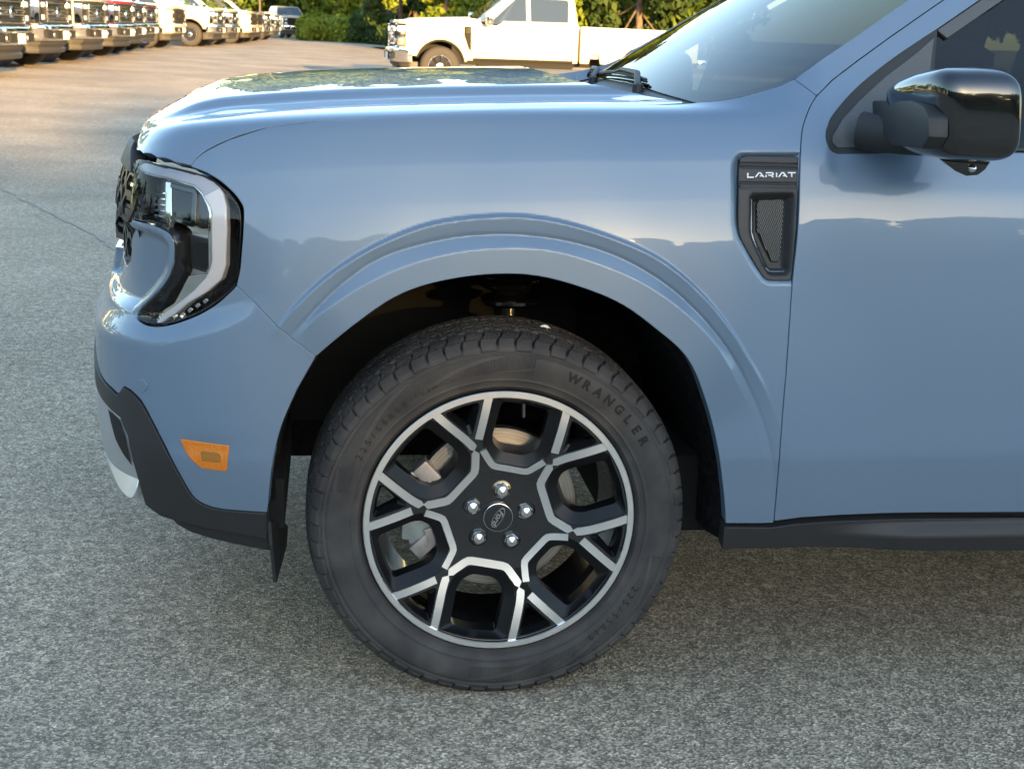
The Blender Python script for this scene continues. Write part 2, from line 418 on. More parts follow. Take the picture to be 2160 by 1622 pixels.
# ------------------------------------------------------------------ bonnet surface: rolls over from the sides and the nose, with a raised middle
_ju = np.array([int(np.argmin(abs(side.P[i, :, 2]-(ZS[i]-.085)))) for i in range(len(U))])
_B = np.array([side.P[i, _ju[i], :2] for i in range(len(U)) if -1.70 <= U[i] <= .75])
_B = np.vstack([_B, [[-10, 9]]])[:-1]
_i0 = int(np.argmin(abs(U+.10))); _e = side.P[_i0, _ju[_i0]:, 1]-side.P[_i0, _ju[_i0], 1]; _zr = side.P[_i0, _ju[_i0]:, 2]-ZS[_i0]
_end = int(np.argmax(_e > .115)); _e = _e[:_end]; _zr = _zr[:_end]
_e = np.concatenate([_e, _e[-1]+np.array([.03, .08, .2, 2])]); _zr = np.concatenate([_zr, _zr[-1]+np.array([.005, .0095, .0115, .0115])])
def hood_z(X, Y):
    sh = X.shape; yc = np.abs(Y-.922); P2 = np.stack([X.ravel(), (.922-yc).ravel()], 1)
    e = np.full(len(P2), 9.0)
    for k in range(len(_B)-1):
        a, b = _B[k], _B[k+1]; ab = b-a; t = np.clip(((P2-a)@ab)/max(ab@ab, 1e-12), 0, 1); e = np.minimum(e, np.hypot(*(P2-a-t[:, None]*ab).T))
    e = e.reshape(sh)
    zs = zshoulder(X)
    wd = np.interp(X, [-.9, -.6, -.2, .2, .6], [.59, .60, .572, .565, .56])      # the two creases spread towards the windscreen
    q = yc/wd
    dome = .017*(1-ss(.985, 1.06, q))+.014*(1-np.clip(q, 0, 1)**2)-.007*np.exp(-((yc-wd-.10)/.06)**2)
    f = ss(.02, .30, X+.83)
    return zs+np.interp(e, _e, _zr)+dome*f*ss(.03, .16, e), e
hX = np.arange(-.86, .80, .01); hY = np.arange(0.0, 1.8451, .006)
HX, HY = np.meshgrid(hX, hY, indexing='ij'); HZ, HE = hood_z(HX, HY)
HZ = HZ-np.where(HE < .004, 0, 0)
for _ in range(2):
    HZ[1:-1, 1:-1] = (8*HZ[1:-1, 1:-1]+HZ[:-2, 1:-1]+HZ[2:, 1:-1]+HZ[1:-1, :-2]+HZ[1:-1, 2:])/12
hood_s = Sheet(hX, hY, np.stack([HX, HY, HZ], 2))
mat('paint_blue', (.130, .188, .262), rough=.42, metal=.20, spec=.3, coat=1, coat_rough=.012); MATS['paint_blue'].node_tree.nodes['Principled BSDF'].inputs['Coat IOR'].default_value = 1.35
mat('black_plastic', (.018, .018, .019), rough=.55, bump=(900, .0006), spec=.45)
mat('gloss_black', (.006, .006, .007), rough=.12, coat=1, coat_rough=.01)
mat('dark', (.006, .006, .006), rough=.9)
mat('felt', (.010, .009, .009), rough=1, noise=(60, .5, 1.8), spec=.1)
mat('silver_plastic', (.42, .43, .45), rough=.32, metal=.6)
mat('amber', (.62, .17, .006), rough=.25, coat=.8, bump=(420, .0016), noise=(500, .75, 1.2))
mat('amber_dark', (.30, .12, .01), rough=.2, coat=1)
mat('grey_trim', (.075, .075, .075), rough=.42, noise=(1200, .6, 1.4))
mat('chrome', (.82, .83, .85), rough=.06, metal=1)
mat('alu', (.75, .76, .78), rough=.24, metal=1)
mat('white_print', (.85, .85, .85), rough=.5)
# ------------------------------------------------------------------ near pickup: panels
pickup = empty('pickup_truck', (0, 0, 0), 0, 'slate blue pickup with black cladding and lettered side vent, cut by the frame in front', 'pickup truck')
trU = lambda px: side_d.trace(px)
smooth_line = lambda p, n=4: [tuple(q) for q in catmull(p, n)]
gap_low = [(1632, 1100), (1640, 1010), (1650, 880), (1660, 758), (1671, 597), (1683, 477), (1688, 330), (1692, 275), (1700, 247), (1710, 222), (1722, 203)]
lamp_rim = [(402, 352), (434, 364), (464, 382), (491, 406), (508, 428), (514, 446), (513, 487), (510, 531), (507, 570), (500, 603)]
hood_gap = [(402, 352), (414, 335), (430, 322), (480, 297), (570, 268), (719, 253), (880, 242), (1064, 233), (1236, 227), (1380, 222), (1470, 217)]
glass_low = [(1470, 217), (1520, 213), (1583, 201), (1640, 184), (1675, 168)]
arch_fender = [p for p in arch_open_px if p[0] >= 666]
fender_px = smooth_line(arch_fender, 5)+[(1600, 1101)]+smooth_line(gap_low)+[(1675, 168)]+glass_low[::-1][1:]+hood_gap[::-1][1:-1]+smooth_line(lamp_rim)+[(538, 639), (582, 687), (624, 721)]
fender = panel('front_fender', side0, trU(fender_px), 'paint_blue', pickup, h=.0036, flange=.03, func=arch_func, holes=[trU([(1592, 416), (1668, 414), (1664, 570), (1657, 573), (1629, 573), (1619, 564), (1604, 528), (1592, 492)])], hole_flange=False)
lamp_in = [(279, 465), (300, 470), (322, 476), (345, 486), (360, 498), (367, 515), (367, 545), (360, 575), (346, 600), (323, 625), (298, 650), (289, 667), (294, 678)]
lamp_bot = [(313, 688), (340, 690), (369, 685), (405, 673), (434, 659), (464, 638), (494, 611)]
bump_low = [(563, 1079), (480, 1073), (440, 1065), (413, 1050), (393, 1023), (360, 963), (326, 896), (303, 853), (290, 836), (275, 822), (262, 815), (250, 831), (236, 818)]
bump_px = [(500, 603), (538, 639), (582, 687), (624, 721), (666, 753)]+smooth_line([p for p in arch_open_px[::-1] if 565 <= p[0] < 660], 5)+smooth_line(bump_low[:-3], 4)+bump_low[-3:]
bump_uv = np.vstack([trU(bump_px), [(-1.10, .42), (-1.69, .42), (-1.69, .60), (-1.10, .600)], trU([(268, 562), (277, 545), (279, 500)]+smooth_line(lamp_in+lamp_bot))])
bumper = panel('front_bumper', side0, bump_uv, 'paint_blue', pickup, h=.0055, flange=.03, func=arch_func)
# bonnet
hood_px = hood_gap[:-1]+[(1440, 218)]
hood_near = hood_s.trace(hood_px)
hood_rear = np.array([(.350, .215), (.335, .28), (.290, .335), (.240, .350), (.200, .372), (.180, .50), (.165, .70), (.160, .922)])
lip = hood_s.trace([(402, 350), (370, 345), (330, 335), (300, 326), (286, 319)])
lipc = np.vstack([lip, [(-.684, .38), (-.697, .60), (-.710, .922)]])
poly = np.vstack([hood_near, hood_rear, lipc[::-1][:-1]])
mirror_pts = lambda q: np.stack([q[:, 0], 1.844-q[:, 1]], 1)
half = np.vstack([hood_near, hood_rear])
full = np.vstack([half, mirror_pts(half)[::-1][1:], mirror_pts(lipc)[1:], lipc[::-1][1:-1]])
hood = panel('hood', hood_s, full, 'paint_blue', pickup, h=.014, flange=.02)
def uvz(u, z):
    """sheet coordinates of a height on the side"""
    i = int(np.argmin(abs(U-u))); return (u, float(np.interp(z, side.P[i, :, 2], V)))
def strip_mesh(mb, sheet, uv, w, d0, d1, closed=False, mi=0):
    """flat bar of width w following a polyline on a sheet, from depth d1 (back) up to d0 (front)"""
    p = np.asarray(uv, float); n = len(p)
    if closed: t = np.roll(p, -1, 0)-np.roll(p, 1, 0)
    e = []
    for i in range(n):
        a = p[i]-p[i-1] if (i > 0 or closed) else p[i+1]-p[i]; b = p[(i+1) % n]-p[i] if (i < n-1 or closed) else p[i]-p[i-1]
        a = a/np.linalg.norm(a); b = b/np.linalg.norm(b); na = np.array([-a[1], a[0]]); nb = np.array([-b[1], b[0]]); m = na+nb; m = m/max(m@na, .5)
        e.append(m*w/2)
    e = np.array(e)
    A, B = sheet.pt(p+e, d0), sheet.pt(p-e, d0); C, D = sheet.pt(p-e, d1), sheet.pt(p+e, d1)
    vs = np.vstack([A, B, C, D]); fs = []
    for i in range(n if closed else n-1):
        j = (i+1) % n
        for q in range(4): fs.append((q*n+i, q*n+j, ((q+1) % 4)*n+j, ((q+1) % 4)*n+i))
    if not closed: fs += [(0, n, 2*n, 3*n), (n-1, 4*n-1, 3*n-1, 2*n-1)]
    return mb.add(vs, fs, mi)
# ---- cladding under the bumper (two steps) and the skid plate
clad_in = [(203, 812), (212, 830), (223, 846), (257, 880), (273, 920), (290, 993), (310, 1063)]
clad_px = smooth_line([(563, 1081), (480, 1075), (440, 1067), (413, 1052), (393, 1025), (360, 965), (326, 898), (303, 855), (290, 838), (275, 824), (262, 817)])+[(250, 833), (236, 820)]
clad_bot = [(310, 1063), (340, 1086), (420, 1107), (500, 1123), (563, 1134)]
clad_uv = np.vstack([trU(clad_px), [(-1.10, .424), (-1.69, .424), (-1.69, .36), (-1.10, .375)], trU([(228, 853), (257, 880), (273, 920), (290, 993)]+clad_bot)])
panel('bumper_cladding', side, clad_uv, 'black_plastic', pickup, h=.012, flange=.03, depth=-.004)
lip_px = [(342, 1084), (352, 1103), (366, 1116), (393, 1131), (446, 1147), (568, 1172), (563, 1130), (500, 1119), (420, 1103)]
panel('air_dam', side, trU(lip_px), 'black_plastic', pickup, h=.015, flange=.03, depth=.014)
skid_uv = np.vstack([trU([(310, 1066), (290, 996), (273, 923), (257, 883), (230, 857)]), [(-1.10, .372), (-1.69, .36), (-1.69, .085), (-1.2, .085)], trU([(280, 1045)])])
panel('skid_plate', side, skid_uv, 'silver_plastic', pickup, h=.012, flange=.03, depth=-.001)
panel('fog_recess', side, trU([(231, 858), (256, 884), (269, 922), (285, 985), (262, 955), (247, 925), (237, 888)]), 'dark', pickup, h=.01, flange=0, depth=-.004)
mat('skid_sky_silver', (.62, .64, .67), rough=.30, metal=.7)  # paler silver than the skid plate: sky reflection put into the base colour
lpuv = trU(smooth_line([(220, 940), (232, 930), (250, 938), (272, 962), (290, 1000), (297, 1030), (292, 1042), (268, 1024), (240, 988), (224, 958)], 3))
panel('skid_lip', side, lpuv, 'skid_sky_silver', pickup, h=.008, flange=.012, func=lambda uv: -.020+.55*(uv[:, 1]-lpuv[:, 1].min()))
# ---- side marker lamp
mk_px = [(381, 926), (483, 941), (478, 993), (426, 986), (411, 974), (394, 954)]
marker = panel('side_marker', side, trU(mk_px), 'amber', pickup, h=.006, flange=.02, depth=-.002, gap=.0005)
panel('bulb_window', side, trU([(426, 951), (465, 956), (465, 974), (428, 970)]), 'amber_dark', marker, h=.006, flange=.004, depth=-.003, gap=0)
ce = trU([(300.5, 812.6)])[0]
panel('parking_sensor', side, ce+np.array([(math.cos(a)*.0105, math.sin(a)*.0105) for a in np.linspace(0, 2*math.pi, 25)[:-1]]), 'paint_blue', pickup, h=.005, flange=.004, depth=-.0022, gap=0, rnd=.0015)
# ---- rocker
rock = [(1527, 1111), (1627, 1112), (1673, 1105), (1740, 1100), (1907, 1094), (2160, 1091)]
r_low = [(2160, 1148), (1907, 1148), (1740, 1151), (1640, 1155), (1522, 1157)]
ruv, luv = trU(rock), trU(r_low)
ruv = np.vstack([ruv, [(2.45, ruv[-1][1]), (2.45, luv[0][1])], luv])
rv0 = lambda u: np.interp(u, trU([(1527, 1111), (2160, 1091)])[:, 0], trU([(1527, 1111), (2160, 1091)])[:, 1])
def rockf(uv):
    w = ss(.60, .85, uv[:, 0]); t = (rv0(uv[:, 0])-uv[:, 1])
    return -.002-w*(.022*ss(0, .026, t)-.030*np.clip(t-.026, 0, 1))
panel('rocker_cladding', side, ruv, 'black_plastic', pickup, h=.012, flange=.03, func=rockf)
sill = trU([(1530, 1098), (1632, 1098), (2160, 1078)]); sill = np.vstack([sill, [(2.45, sill[-1][1])], [(2.45, sill[-1][1]-.03)], sill[::-1]-[0, .03]])
panel('sill', side, sill, 'dark', pickup, h=.03, flange=0, depth=.02)
# ---- front door
door_low = trU([(1633, 1099), (1690, 1092), (1773, 1087), (1940, 1082), (2160, 1081)])
pil = trU([(1722, 203), (1757, 168), (1807, 130), (1873, 82), (1940, 35), (1985, 4)])
k = (pil[-1]-pil[-3])/np.linalg.norm(pil[-1]-pil[-3]); roof_v = 1.50
pil_top = pil[-1]+k*((roof_v-pil[-1][1])/k[1])
gapuv = trU(smooth_line(gap_low))
DOOR_R = 1.60
door_uv = np.vstack([gapuv, pil[1:], [pil_top, (DOOR_R-.02, roof_v), (DOOR_R, 1.0), (DOOR_R-.01, .5), (DOOR_R-.02, door_low[-1][1])], door_low[::-1][:-1]])
win_px = smooth_line([(1767, 324), (1753, 317), (1745, 300), (1743, 283), (1747, 267), (1760, 240), (1807, 187), (1873, 133), (1940, 87), (1978, 62), (2057, 8)])
wuv = trU(win_px); sillv = trU([(2150, 321)])[0]
wk = (wuv[-1]-wuv[-5])/np.linalg.norm(wuv[-1]-wuv[-5]); wtop = wuv[-1]+wk*((1.43-wuv[-1][1])/wk[1])
win_hole = np.vstack([wuv, [wtop, (DOOR_R-.06, 1.43), (DOOR_R-.04, sillv[1])], [sillv]])
door = panel('front_door', side_d, door_uv, 'paint_blue', pickup, h=.016, holes=[win_hole], flange=.03, gap=.0024)
for o in (fender, bumper, hood): pass
# jamb behind the panel gaps
jamb = np.vstack([gapuv[::3]-[.012, 0], (gapuv[::3]+[.012, 0])[::-1]])
panel('door_jamb', side_d, jamb, 'dark', pickup, h=.03, flange=0, depth=.022)
pj = np.vstack([pil[:1], pil[1:], [pil_top]]); panel('pillar_jamb', side_d, np.vstack([pj+[.016, -.012], (pj-[.016, -.012])[::-1]]), 'dark', pickup, h=.03, flange=0, depth=.016)
# A-pillar skin between windscreen and door
gl = trU([(1675, 168), (1740, 122), (1807, 77), (1860, 40), (1917, 0)])
gk = (gl[-1]-gl[-3])/np.linalg.norm(gl[-1]-gl[-3]); gl_top = gl[-1]+gk*((roof_v-gl[-1][1])/gk[1])
panel('windscreen_pillar', side_d, np.vstack([gl, [gl_top, pil_top], pil[::-1]]), 'paint_blue', pickup, h=.012, flange=.02, gap=.002)
# mirror patch, window trims, glass
patch = np.vstack([trU(smooth_line([(1767, 324), (1753, 317), (1745, 300), (1743, 283), (1747, 267), (1760, 240), (1807, 187), (1873, 133), (1940, 87), (1978, 62)])), trU([(1972, 133), (1962, 323)])])
mp = panel('mirror_patch', side, patch, 'black_plastic', pickup, h=.012, flange=.02, depth=.003, gap=.0)
panel('patch_cover', side, np.vstack([trU([(1768, 311), (1758, 300), (1758, 287), (1777, 253), (1813, 213), (1867, 163), (1933, 113), (1971, 79)]), trU([(1964, 133), (1952, 311)])]), 'grey_trim', mp, h=.012, flange=.01, depth=.0005, gap=.001)
fr = trU([(1978, 62), (2057, 8)]); frk = np.vstack([fr, [wtop]]); ink = frk+np.array([.020, -.016])
panel('window_frame_trim', side, np.vstack([frk, ink[::-1]]), 'grey_trim', pickup, h=.01, flange=.02, depth=.004)
belt = np.vstack([trU([(1962, 317), (2150, 313)]), [(DOOR_R-.04, sillv[1]+.008), (DOOR_R-.04, sillv[1])], [sillv], trU([(1962, 324)])])
panel('belt_moulding', side, belt, 'black_plastic', pickup, h=.01, flange=.02, depth=-.004)
gz = np.vstack([trU([(1962, 316), (1975, 75)]), ink[1:], [(DOOR_R-.06, 1.43), (DOOR_R-.04, sillv[1])]])
clear_mat('side_glass', tint=(.17, .20, .19), ior=1.5)
panel('window_glass', side, gz, 'side_glass', pickup, h=.03, flange=0, depth=.012)
# rear door, bed side (out of the frame, kept plain)
panel('rear_door', side_d, [(DOOR_R+.0, .17), (DOOR_R, 1.0), (DOOR_R-.02, roof_v), (2.35, roof_v), (2.48, .95), (2.40, .5), (2.36, .17)], 'paint_blue', pickup, h=.05, flange=.03, holes=[[(1.68, .99), (1.68, 1.42), (2.26, 1.42), (2.34, .99)]], hole_flange=False)
panel('rear_window', side, [(1.66, .97), (1.66, 1.44), (2.28, 1.44), (2.36, .97)], 'side_glass', pickup, h=.08, flange=0, depth=.012)
ra = [(3.076+.46*math.cos(a), .16+.46*math.sin(a)) for a in np.linspace(math.pi, 0, 24)]
panel('bed_side', side_d, [(2.50, .96), (4.18, .96), (4.18, .20), (3.56, .16)]+ra[::-1]+[(2.50, .16)], 'paint_blue', pickup, h=.05, flange=.03)
# ------------------------------------------------------------------ black side vent with its raised word
ins_px = smooth_line([(1684, 331), (1640, 330), (1580, 330), (1568, 332), (1561, 343), (1559, 420), (1559, 477), (1565, 505), (1585, 541), (1608, 579), (1622, 591), (1669, 592)])+[(1676, 520), (1680, 477)]
frame_px = smooth_line([(1590, 412), (1632, 411), (1672, 411)], 2)+smooth_line([(1674, 417), (1670, 500), (1666, 572)], 3)+smooth_line([(1660, 578), (1628, 578), (1616, 566), (1600, 530), (1586, 493), (1586, 450), (1586, 417)], 3)
mesh_px = [(1609, 420), (1659, 419), (1660, 424), (1656, 500), (1652, 548), (1648, 552), (1636, 552), (1620, 520), (1604, 484), (1603, 430)]
trV = lambda px: side_d.trace(px)
iuv, fuv, muv = trV(ins_px), trV(frame_px), trV(mesh_px)
lv = [trV([(1620, y)])[0][1] for y in (345.5, 353, 387.5, 396)]
def ventf(uv):
    d = segdist(uv, fuv)*np.where(inpoly(uv, fuv), 1, -1)
    e = .002+.020*ss(-.006, .012, d)
    for v_ in lv: e = e+.0022*(1-ss(.0008, .0022, abs(uv[:, 1]-v_)))
    b = np.where((uv[:, 1] < lv[1]) & (uv[:, 1] > lv[2]), .001, 0)
    return e+b
mat('vent_black', (.020, .020, .021), rough=.46, bump=(1500, .0005))
vent = panel('side_vent', side_d, iuv, 'vent_black', pickup, h=.0032, flange=.02, func=ventf, gap=.001)
mat('vent_grey', (.10, .10, .098), rough=.42)
panel('vent_back', side_d, muv, 'dark', vent, h=.01, flange=0, depth=.0205, gap=-.002)
mb = MB()
lo, hi = muv.min(0), muv.max(0)
for k in np.arange(-.10, .16, .0036):
    a = np.array([lo[0]+k, hi[1]+.0]); L = np.linspace(0, 1, 240)
    p = a+np.outer(L, [.070, -.17]); ins = inpoly(p, muv)
    if ins.sum() > 2: strip_mesh(mb, side_d, p[ins][[0, -1]] if ins.sum() < 4 else p[ins][[0, len(p[ins])//3, 2*len(p[ins])//3, -1]], .0014, .0165, .0195)
tag(mb.build('vent_slats', 'vent_grey', vent), kind='stuff')
letters = {'L': [[(0, 1), (0, 0), (1, 0)]], 'A': [[(0, 0), (.40, 1), (.58, 1), (1, 0)], [(.50, .30), (.84, .30)]],
           'R': [[(0, 1), (.86, 1), (.97, .85), (.95, .55), (.84, .45), (.30, .45)], [(.02, .55), (.02, 0)], [(.62, .45), (1, 0)]], 'I': [[(.5, 1), (.5, 0)]], 'T': [[(0, 1), (1, 1)], [(.5, 1), (.5, 0)]]}
cells = [('L', 505, 545), ('A', 551, 608), ('R', 614, 664), ('I', 668, 692), ('A', 690, 746), ('T', 746, 797)]
mb = MB()
for ch, x0, x1 in cells:
    for st in letters[ch]:
        px = [(1400+(x0+2+(x1-x0-4)*a*.97-2)/2.842, 280+(268-26*b-((x0+x1)/2-505)*.006)/2.842) for a, b in st]
        strip_mesh(mb, side_d, trV(px), .0021, .0004, .004)
mb.build('raised_lettering', 'white_print', vent)
# ------------------------------------------------------------------ windscreen, cowl, wipers
_g = side.at(gl); _e0, _e1 = _g[0], _g[-1]; _dir = (_e1-_e0)/np.linalg.norm(_e1-_e0)
wT = np.arange(-.75, 1.25, .02); wS = np.arange(-1.0, 1.0001, .025)
_yc = .922-_e0[1]-.004
WP = np.empty((len(wS), len(wT), 3)); _n = np.array([-_dir[2], 0, _dir[0]]); _n /= np.linalg.norm(_n)
for i, s_ in enumerate(wS):
    for j, t_ in enumerate(wT):
        e = _e0+_dir*t_; e = np.array([e[0], _e0[1]+(_e1[1]-_e0[1])/np.linalg.norm(_e1-_e0)*t_+.004, e[2]]); hw = .922-e[1]
        WP[i, j] = np.array([e[0], .922+s_*hw, e[2]])+_n*(.070*(1-abs(s_)**2.2))-_n*.012
wind_s = Sheet(wS, wT, WP)
if np.sum(wind_s.N[40, 20]*np.array([-.5, 0, .8])) < 0: wind_s = Sheet(wS, wT, WP, flip=True)
near = wind_s.trace([(1470, 217), (1520, 213), (1583, 201), (1640, 184), (1675, 168)])
edge_n = np.vstack([near, [(-.995, .15), (-.995, .55), (-.995, .79)]])
bot = [(.0, -.50)]
_cx = catmull(np.vstack([[(0, -.165)], [(-.45, -.16)], near[:1]]), 8)
halfw = np.vstack([_cx, edge_n[1:]])
wfull = np.vstack([halfw, (halfw*[-1, 1])[::-1][:-1]])
clear_mat('windscreen_glass', tint=(.13, .17, .19), ior=1.5, boost=.85)
mat('frit_black', (.012, .011, .013), rough=.18, coat=1)
scr = panel('windscreen', wind_s, wfull, 'windscreen_glass', pickup, h=.03, flange=.004, gap=0)
# printed black border of the glass
inn = inset(resample(wfull, .02, True), .022)
rim = MB(); a = resample(wfull, .02, True); a = a if area(a) > 0 else a[::-1]; inn = inset(a, .026); n = len(a)
rim.add(np.vstack([wind_s.pt(a, .0005), wind_s.pt(inn, .0005)]), [(i, (i+1) % n, n+(i+1) % n, n+i) for i in range(n)]); rim.build('glass_border', 'frit_black', scr, recalc=False, smooth=60)
# cowl: black plastic shelf between bonnet and glass, with two wipers parked on it
cw = MB(); q = resample(_cx, .03); q = np.vstack([(q[::-1])*[-1, 1], q[1:]]) if 0 else q
g3 = wind_s.pt(q, .004); G3 = np.vstack([g3[::-1]*[1, -1, 1]+[0, 1.844, 0], g3[1:]]) if g3[0][1] > 1 else np.vstack([g3[::-1], g3[1:]*[1, -1, 1]+[0, 1.844, 0]])
f3 = G3.copy(); f3[:, 0] -= np.interp(abs(G3[:, 1]-.922), [0, .5, .78], [.20, .17, .05]); f3[:, 2] = np.minimum(G3[:, 2]-.012, zshoulder(f3[:, 0])+.004-.02)
m3 = (G3+f3)/2; m3[:, 2] = np.minimum(G3[:, 2], f3[:, 2]+.012)-.006; d3 = f3-[.05, 0, .09]
n = len(G3); cw.add(np.vstack([G3, m3, f3, d3]), [(r*n+i, r*n+i+1, (r+1)*n+i+1, (r+1)*n+i) for r in range(3) for i in range(n-1)])
cowl = cw.build('cowl_panel', 'black_plastic', pickup, smooth=40)
for k in range(22):
    rb = MB(); i = 4+int(k*(n-8)/22); rb.tube([m3[i]+[.0, 0, .004], f3[i]+[.01, 0, .006]], .004, 6); rb.build('cowl_rib', 'black_plastic', cowl)
def on_glass(s_, t_, lift): return wind_s.at([(s_, t_)])[0]+wind_s.nrm([(s_, t_)])[0]*lift
def wiper(s0, s1, t0, t1):
    """pivot, arm and blade parked along the foot of the glass"""
    w = MB(); K_ = 14; pts = [on_glass(s0+(s1-s0)*k/K_, t0+(t1-t0)*k/K_, .010+.006*math.sin(k/K_*math.pi)) for k in range(K_+1)]
    p = Vector(on_glass(s0-.02, t0-.03, .006))
    w.tube([p+Vector((0, 0, -.010)), p+Vector((0, 0, .010)), p+Vector((0, 0, .013))], [.013, .012, .006], 12)
    w.tube([p+Vector((0, 0, .006)), Vector(pts[2])+Vector((0, 0, .008)), Vector(pts[6])+Vector((0, 0, .008)), Vector(pts[8])], [.008, .0075, .006, .005], 8)
    w.tube(pts, .0045, 6); w.tube([on_glass(s0+(s1-s0)*k/K_, t0+(t1-t0)*k/K_, .005) for k in range(K_+1)], .003, 4)
    return w.build('wiper', 'black_plastic', pickup, smooth=40)
wiper(-.30, .34, -.150, -.158)
wiper(.30, .86, -.158, -.125)
# ------------------------------------------------------------------ headlight
lens_px = smooth_line([(281, 345), (288, 339), (298, 336), (340, 346), (390, 357), (425, 367), (452, 381), (480, 402), (499, 424), (508, 446), (508.5, 487), (506, 531), (503, 570), (496, 600), (488, 612), (464, 633), (434, 654), (405, 668), (369, 680), (340, 685), (313, 683), (296, 676)], 3)+[(291, 666), (299, 651), (324, 626), (347, 601), (361, 576), (368, 545), (368, 514), (361, 496), (346, 484), (322, 474), (300, 468), (281, 463)]
luv_ = trU(lens_px)
lr = resample(luv_, .012, True)
mat('lamp_black', (.010, .009, .009), rough=.22, coat=.6)
mat('lamp_chrome', (.70, .70, .70), rough=.10, metal=1)
mat('lamp_satin', (.60, .56, .52), rough=.34, metal=1)
mat('lamp_bar', (.62, .63, .66), rough=.22, coat=.8)
clear_mat('lamp_lens', tint=(.93, .93, .93), ior=1.5, boost=.6)
clear_mat('projector_lens', tint=(.35, .38, .40), ior=1.6)
lamp = panel('headlight', side_d, luv_, 'lamp_black', pickup, h=.008, flange=0, gap=.001, func=lambda uv: .052*ss(0, .022, segdist(uv, lr))+.003)
def lamp_piece(name, px, m, depth, thick, h=.008, rnd=.0016, sm_=3):
    return panel(name, side_d, trU(smooth_line(px, sm_) if sm_ else px), m, lamp, h=h, flange=thick, depth=depth, gap=0, rnd=rnd)
# satin reflector wall low in the lamp, catching the lot in front of it
lamp_piece('reflector', [(345, 372), (405, 388), (431, 404), (439, 450), (440, 560), (428, 594), (400, 618), (372, 640), (352, 640), (372, 600), (380, 560), (381, 520), (372, 492), (350, 476), (325, 466), (284, 456), (283, 360)], 'lamp_satin', .045, .004, sm_=0)
lamp_piece('bowl_trim', [(347, 560+82), (366, 612), (380, 590), (440, 585), (432, 604), (405, 627), (363, 658), (330, 676), (302, 674), (310, 662)], 'lamp_chrome', .030, .02, sm_=0)
lamp_piece('projector_box', [(338, 374), (404, 389), (428, 404), (434, 434), (434, 482), (412, 482), (400, 474), (338, 462)], 'lamp_black', .026, .018, sm_=0)
lamp_piece('projector_shield', [(333, 380), (345, 382), (346, 462), (340, 474), (334, 462)], 'lamp_chrome', .020, .012, sm_=0)
pl_ = lamp_piece('projector_lens', [(348, 386), (396, 398), (399, 404), (396, 470), (391, 474), (348, 458)], 'projector_lens', .021, .012, sm_=0)
lamp_piece('inner_bezel', [(283, 352), (345, 368), (405, 386), (424, 404), (435, 430), (439, 450), (441, 572), (436, 580), (437, 450), (432, 432), (420, 408), (403, 391), (345, 373), (283, 357)], 'lamp_chrome', .012, .02, sm_=0)
bar_px = [(282, 345), (298, 338), (357, 352), (425, 372), (446, 384), (464, 408), (470, 436), (471, 487), (467, 562), (458, 589), (431, 613), (387, 638), (357, 662), (324, 678), (335, 668), (363, 649), (405, 618), (431, 592), (441, 572), (444, 555), (444, 450), (438, 432), (425, 405), (405, 387), (345, 369), (283, 352)]
mat('lamp_bar_clear', (.34, .36, .42), rough=.16, coat=.8)
lamp_piece('light_bar', [(282, 345), (298, 338), (357, 352), (425, 372), (446, 384), (456, 397), (426, 412), (425, 405), (405, 387), (345, 369), (283, 352)], 'lamp_bar_clear', .010, .020, h=.006, rnd=.004, sm_=0)
lamp_piece('light_bar', [(457, 398), (464, 408), (470, 436), (471, 487), (467, 562), (458, 589), (431, 613), (387, 638), (357, 662), (324, 678), (335, 668), (363, 649), (405, 618), (431, 592), (441, 572), (446, 555), (446, 450), (440, 432), (427, 413)], 'lamp_bar', .010, .020, h=.006, rnd=.004, sm_=0)
panel('lens', side_d, luv_, 'lamp_lens', lamp, h=.012, flange=.004, gap=.0022, depth=-.001)
for k in range(7):
    x0 = 318+k*17; y0 = 672-(k*1.9 if k < 3 else 5.7+(k-3)*9.5)
    lamp_piece('lamp_rib', [(x0, y0), (x0+6, y0-5), (x0+10, y0-2), (x0+4, y0+4)], 'lamp_chrome', .016, .02, sm_=0, h=.006)
for k in range(5):
    y0 = 396+k*13; lamp_piece('reflector_step', [(287, y0), (327, y0+5), (327, y0+7.5), (287, y0+2.5)], 'lamp_chrome', .036, .01, sm_=0, h=.006)
lamp_piece('module_bezel', [(345, 383), (399, 396), (403, 404), (400, 474), (393, 478), (345, 461), (345, 454), (391, 470), (395, 404), (345, 391)], 'gloss_black', .0195, .012, sm_=0, h=.006)
lamp_piece('lower_module', [(385, 500), (430, 512), (433, 560), (418, 580), (388, 572)], 'lamp_black', .030, .016, sm_=0)
lamp_piece('lower_lens', [(391, 508), (425, 518), (427, 556), (415, 572), (393, 565)], 'projector_lens', .026, .010, sm_=0)
# dark slot between bonnet lip and lamp
slot = trU([(278, 332), (300, 330), (340, 340), (402, 356), (440, 372), (400, 362), (340, 352), (298, 342), (279, 348)])
panel('lamp_slot', side_d, slot, 'dark', pickup, h=.02, flange=0, depth=.02)
back = resample(luv_, .02, True); back = inset(back, -.012)
panel('lamp_backing', side_d, back, 'dark', pickup, h=.02, flange=0, depth=.062)
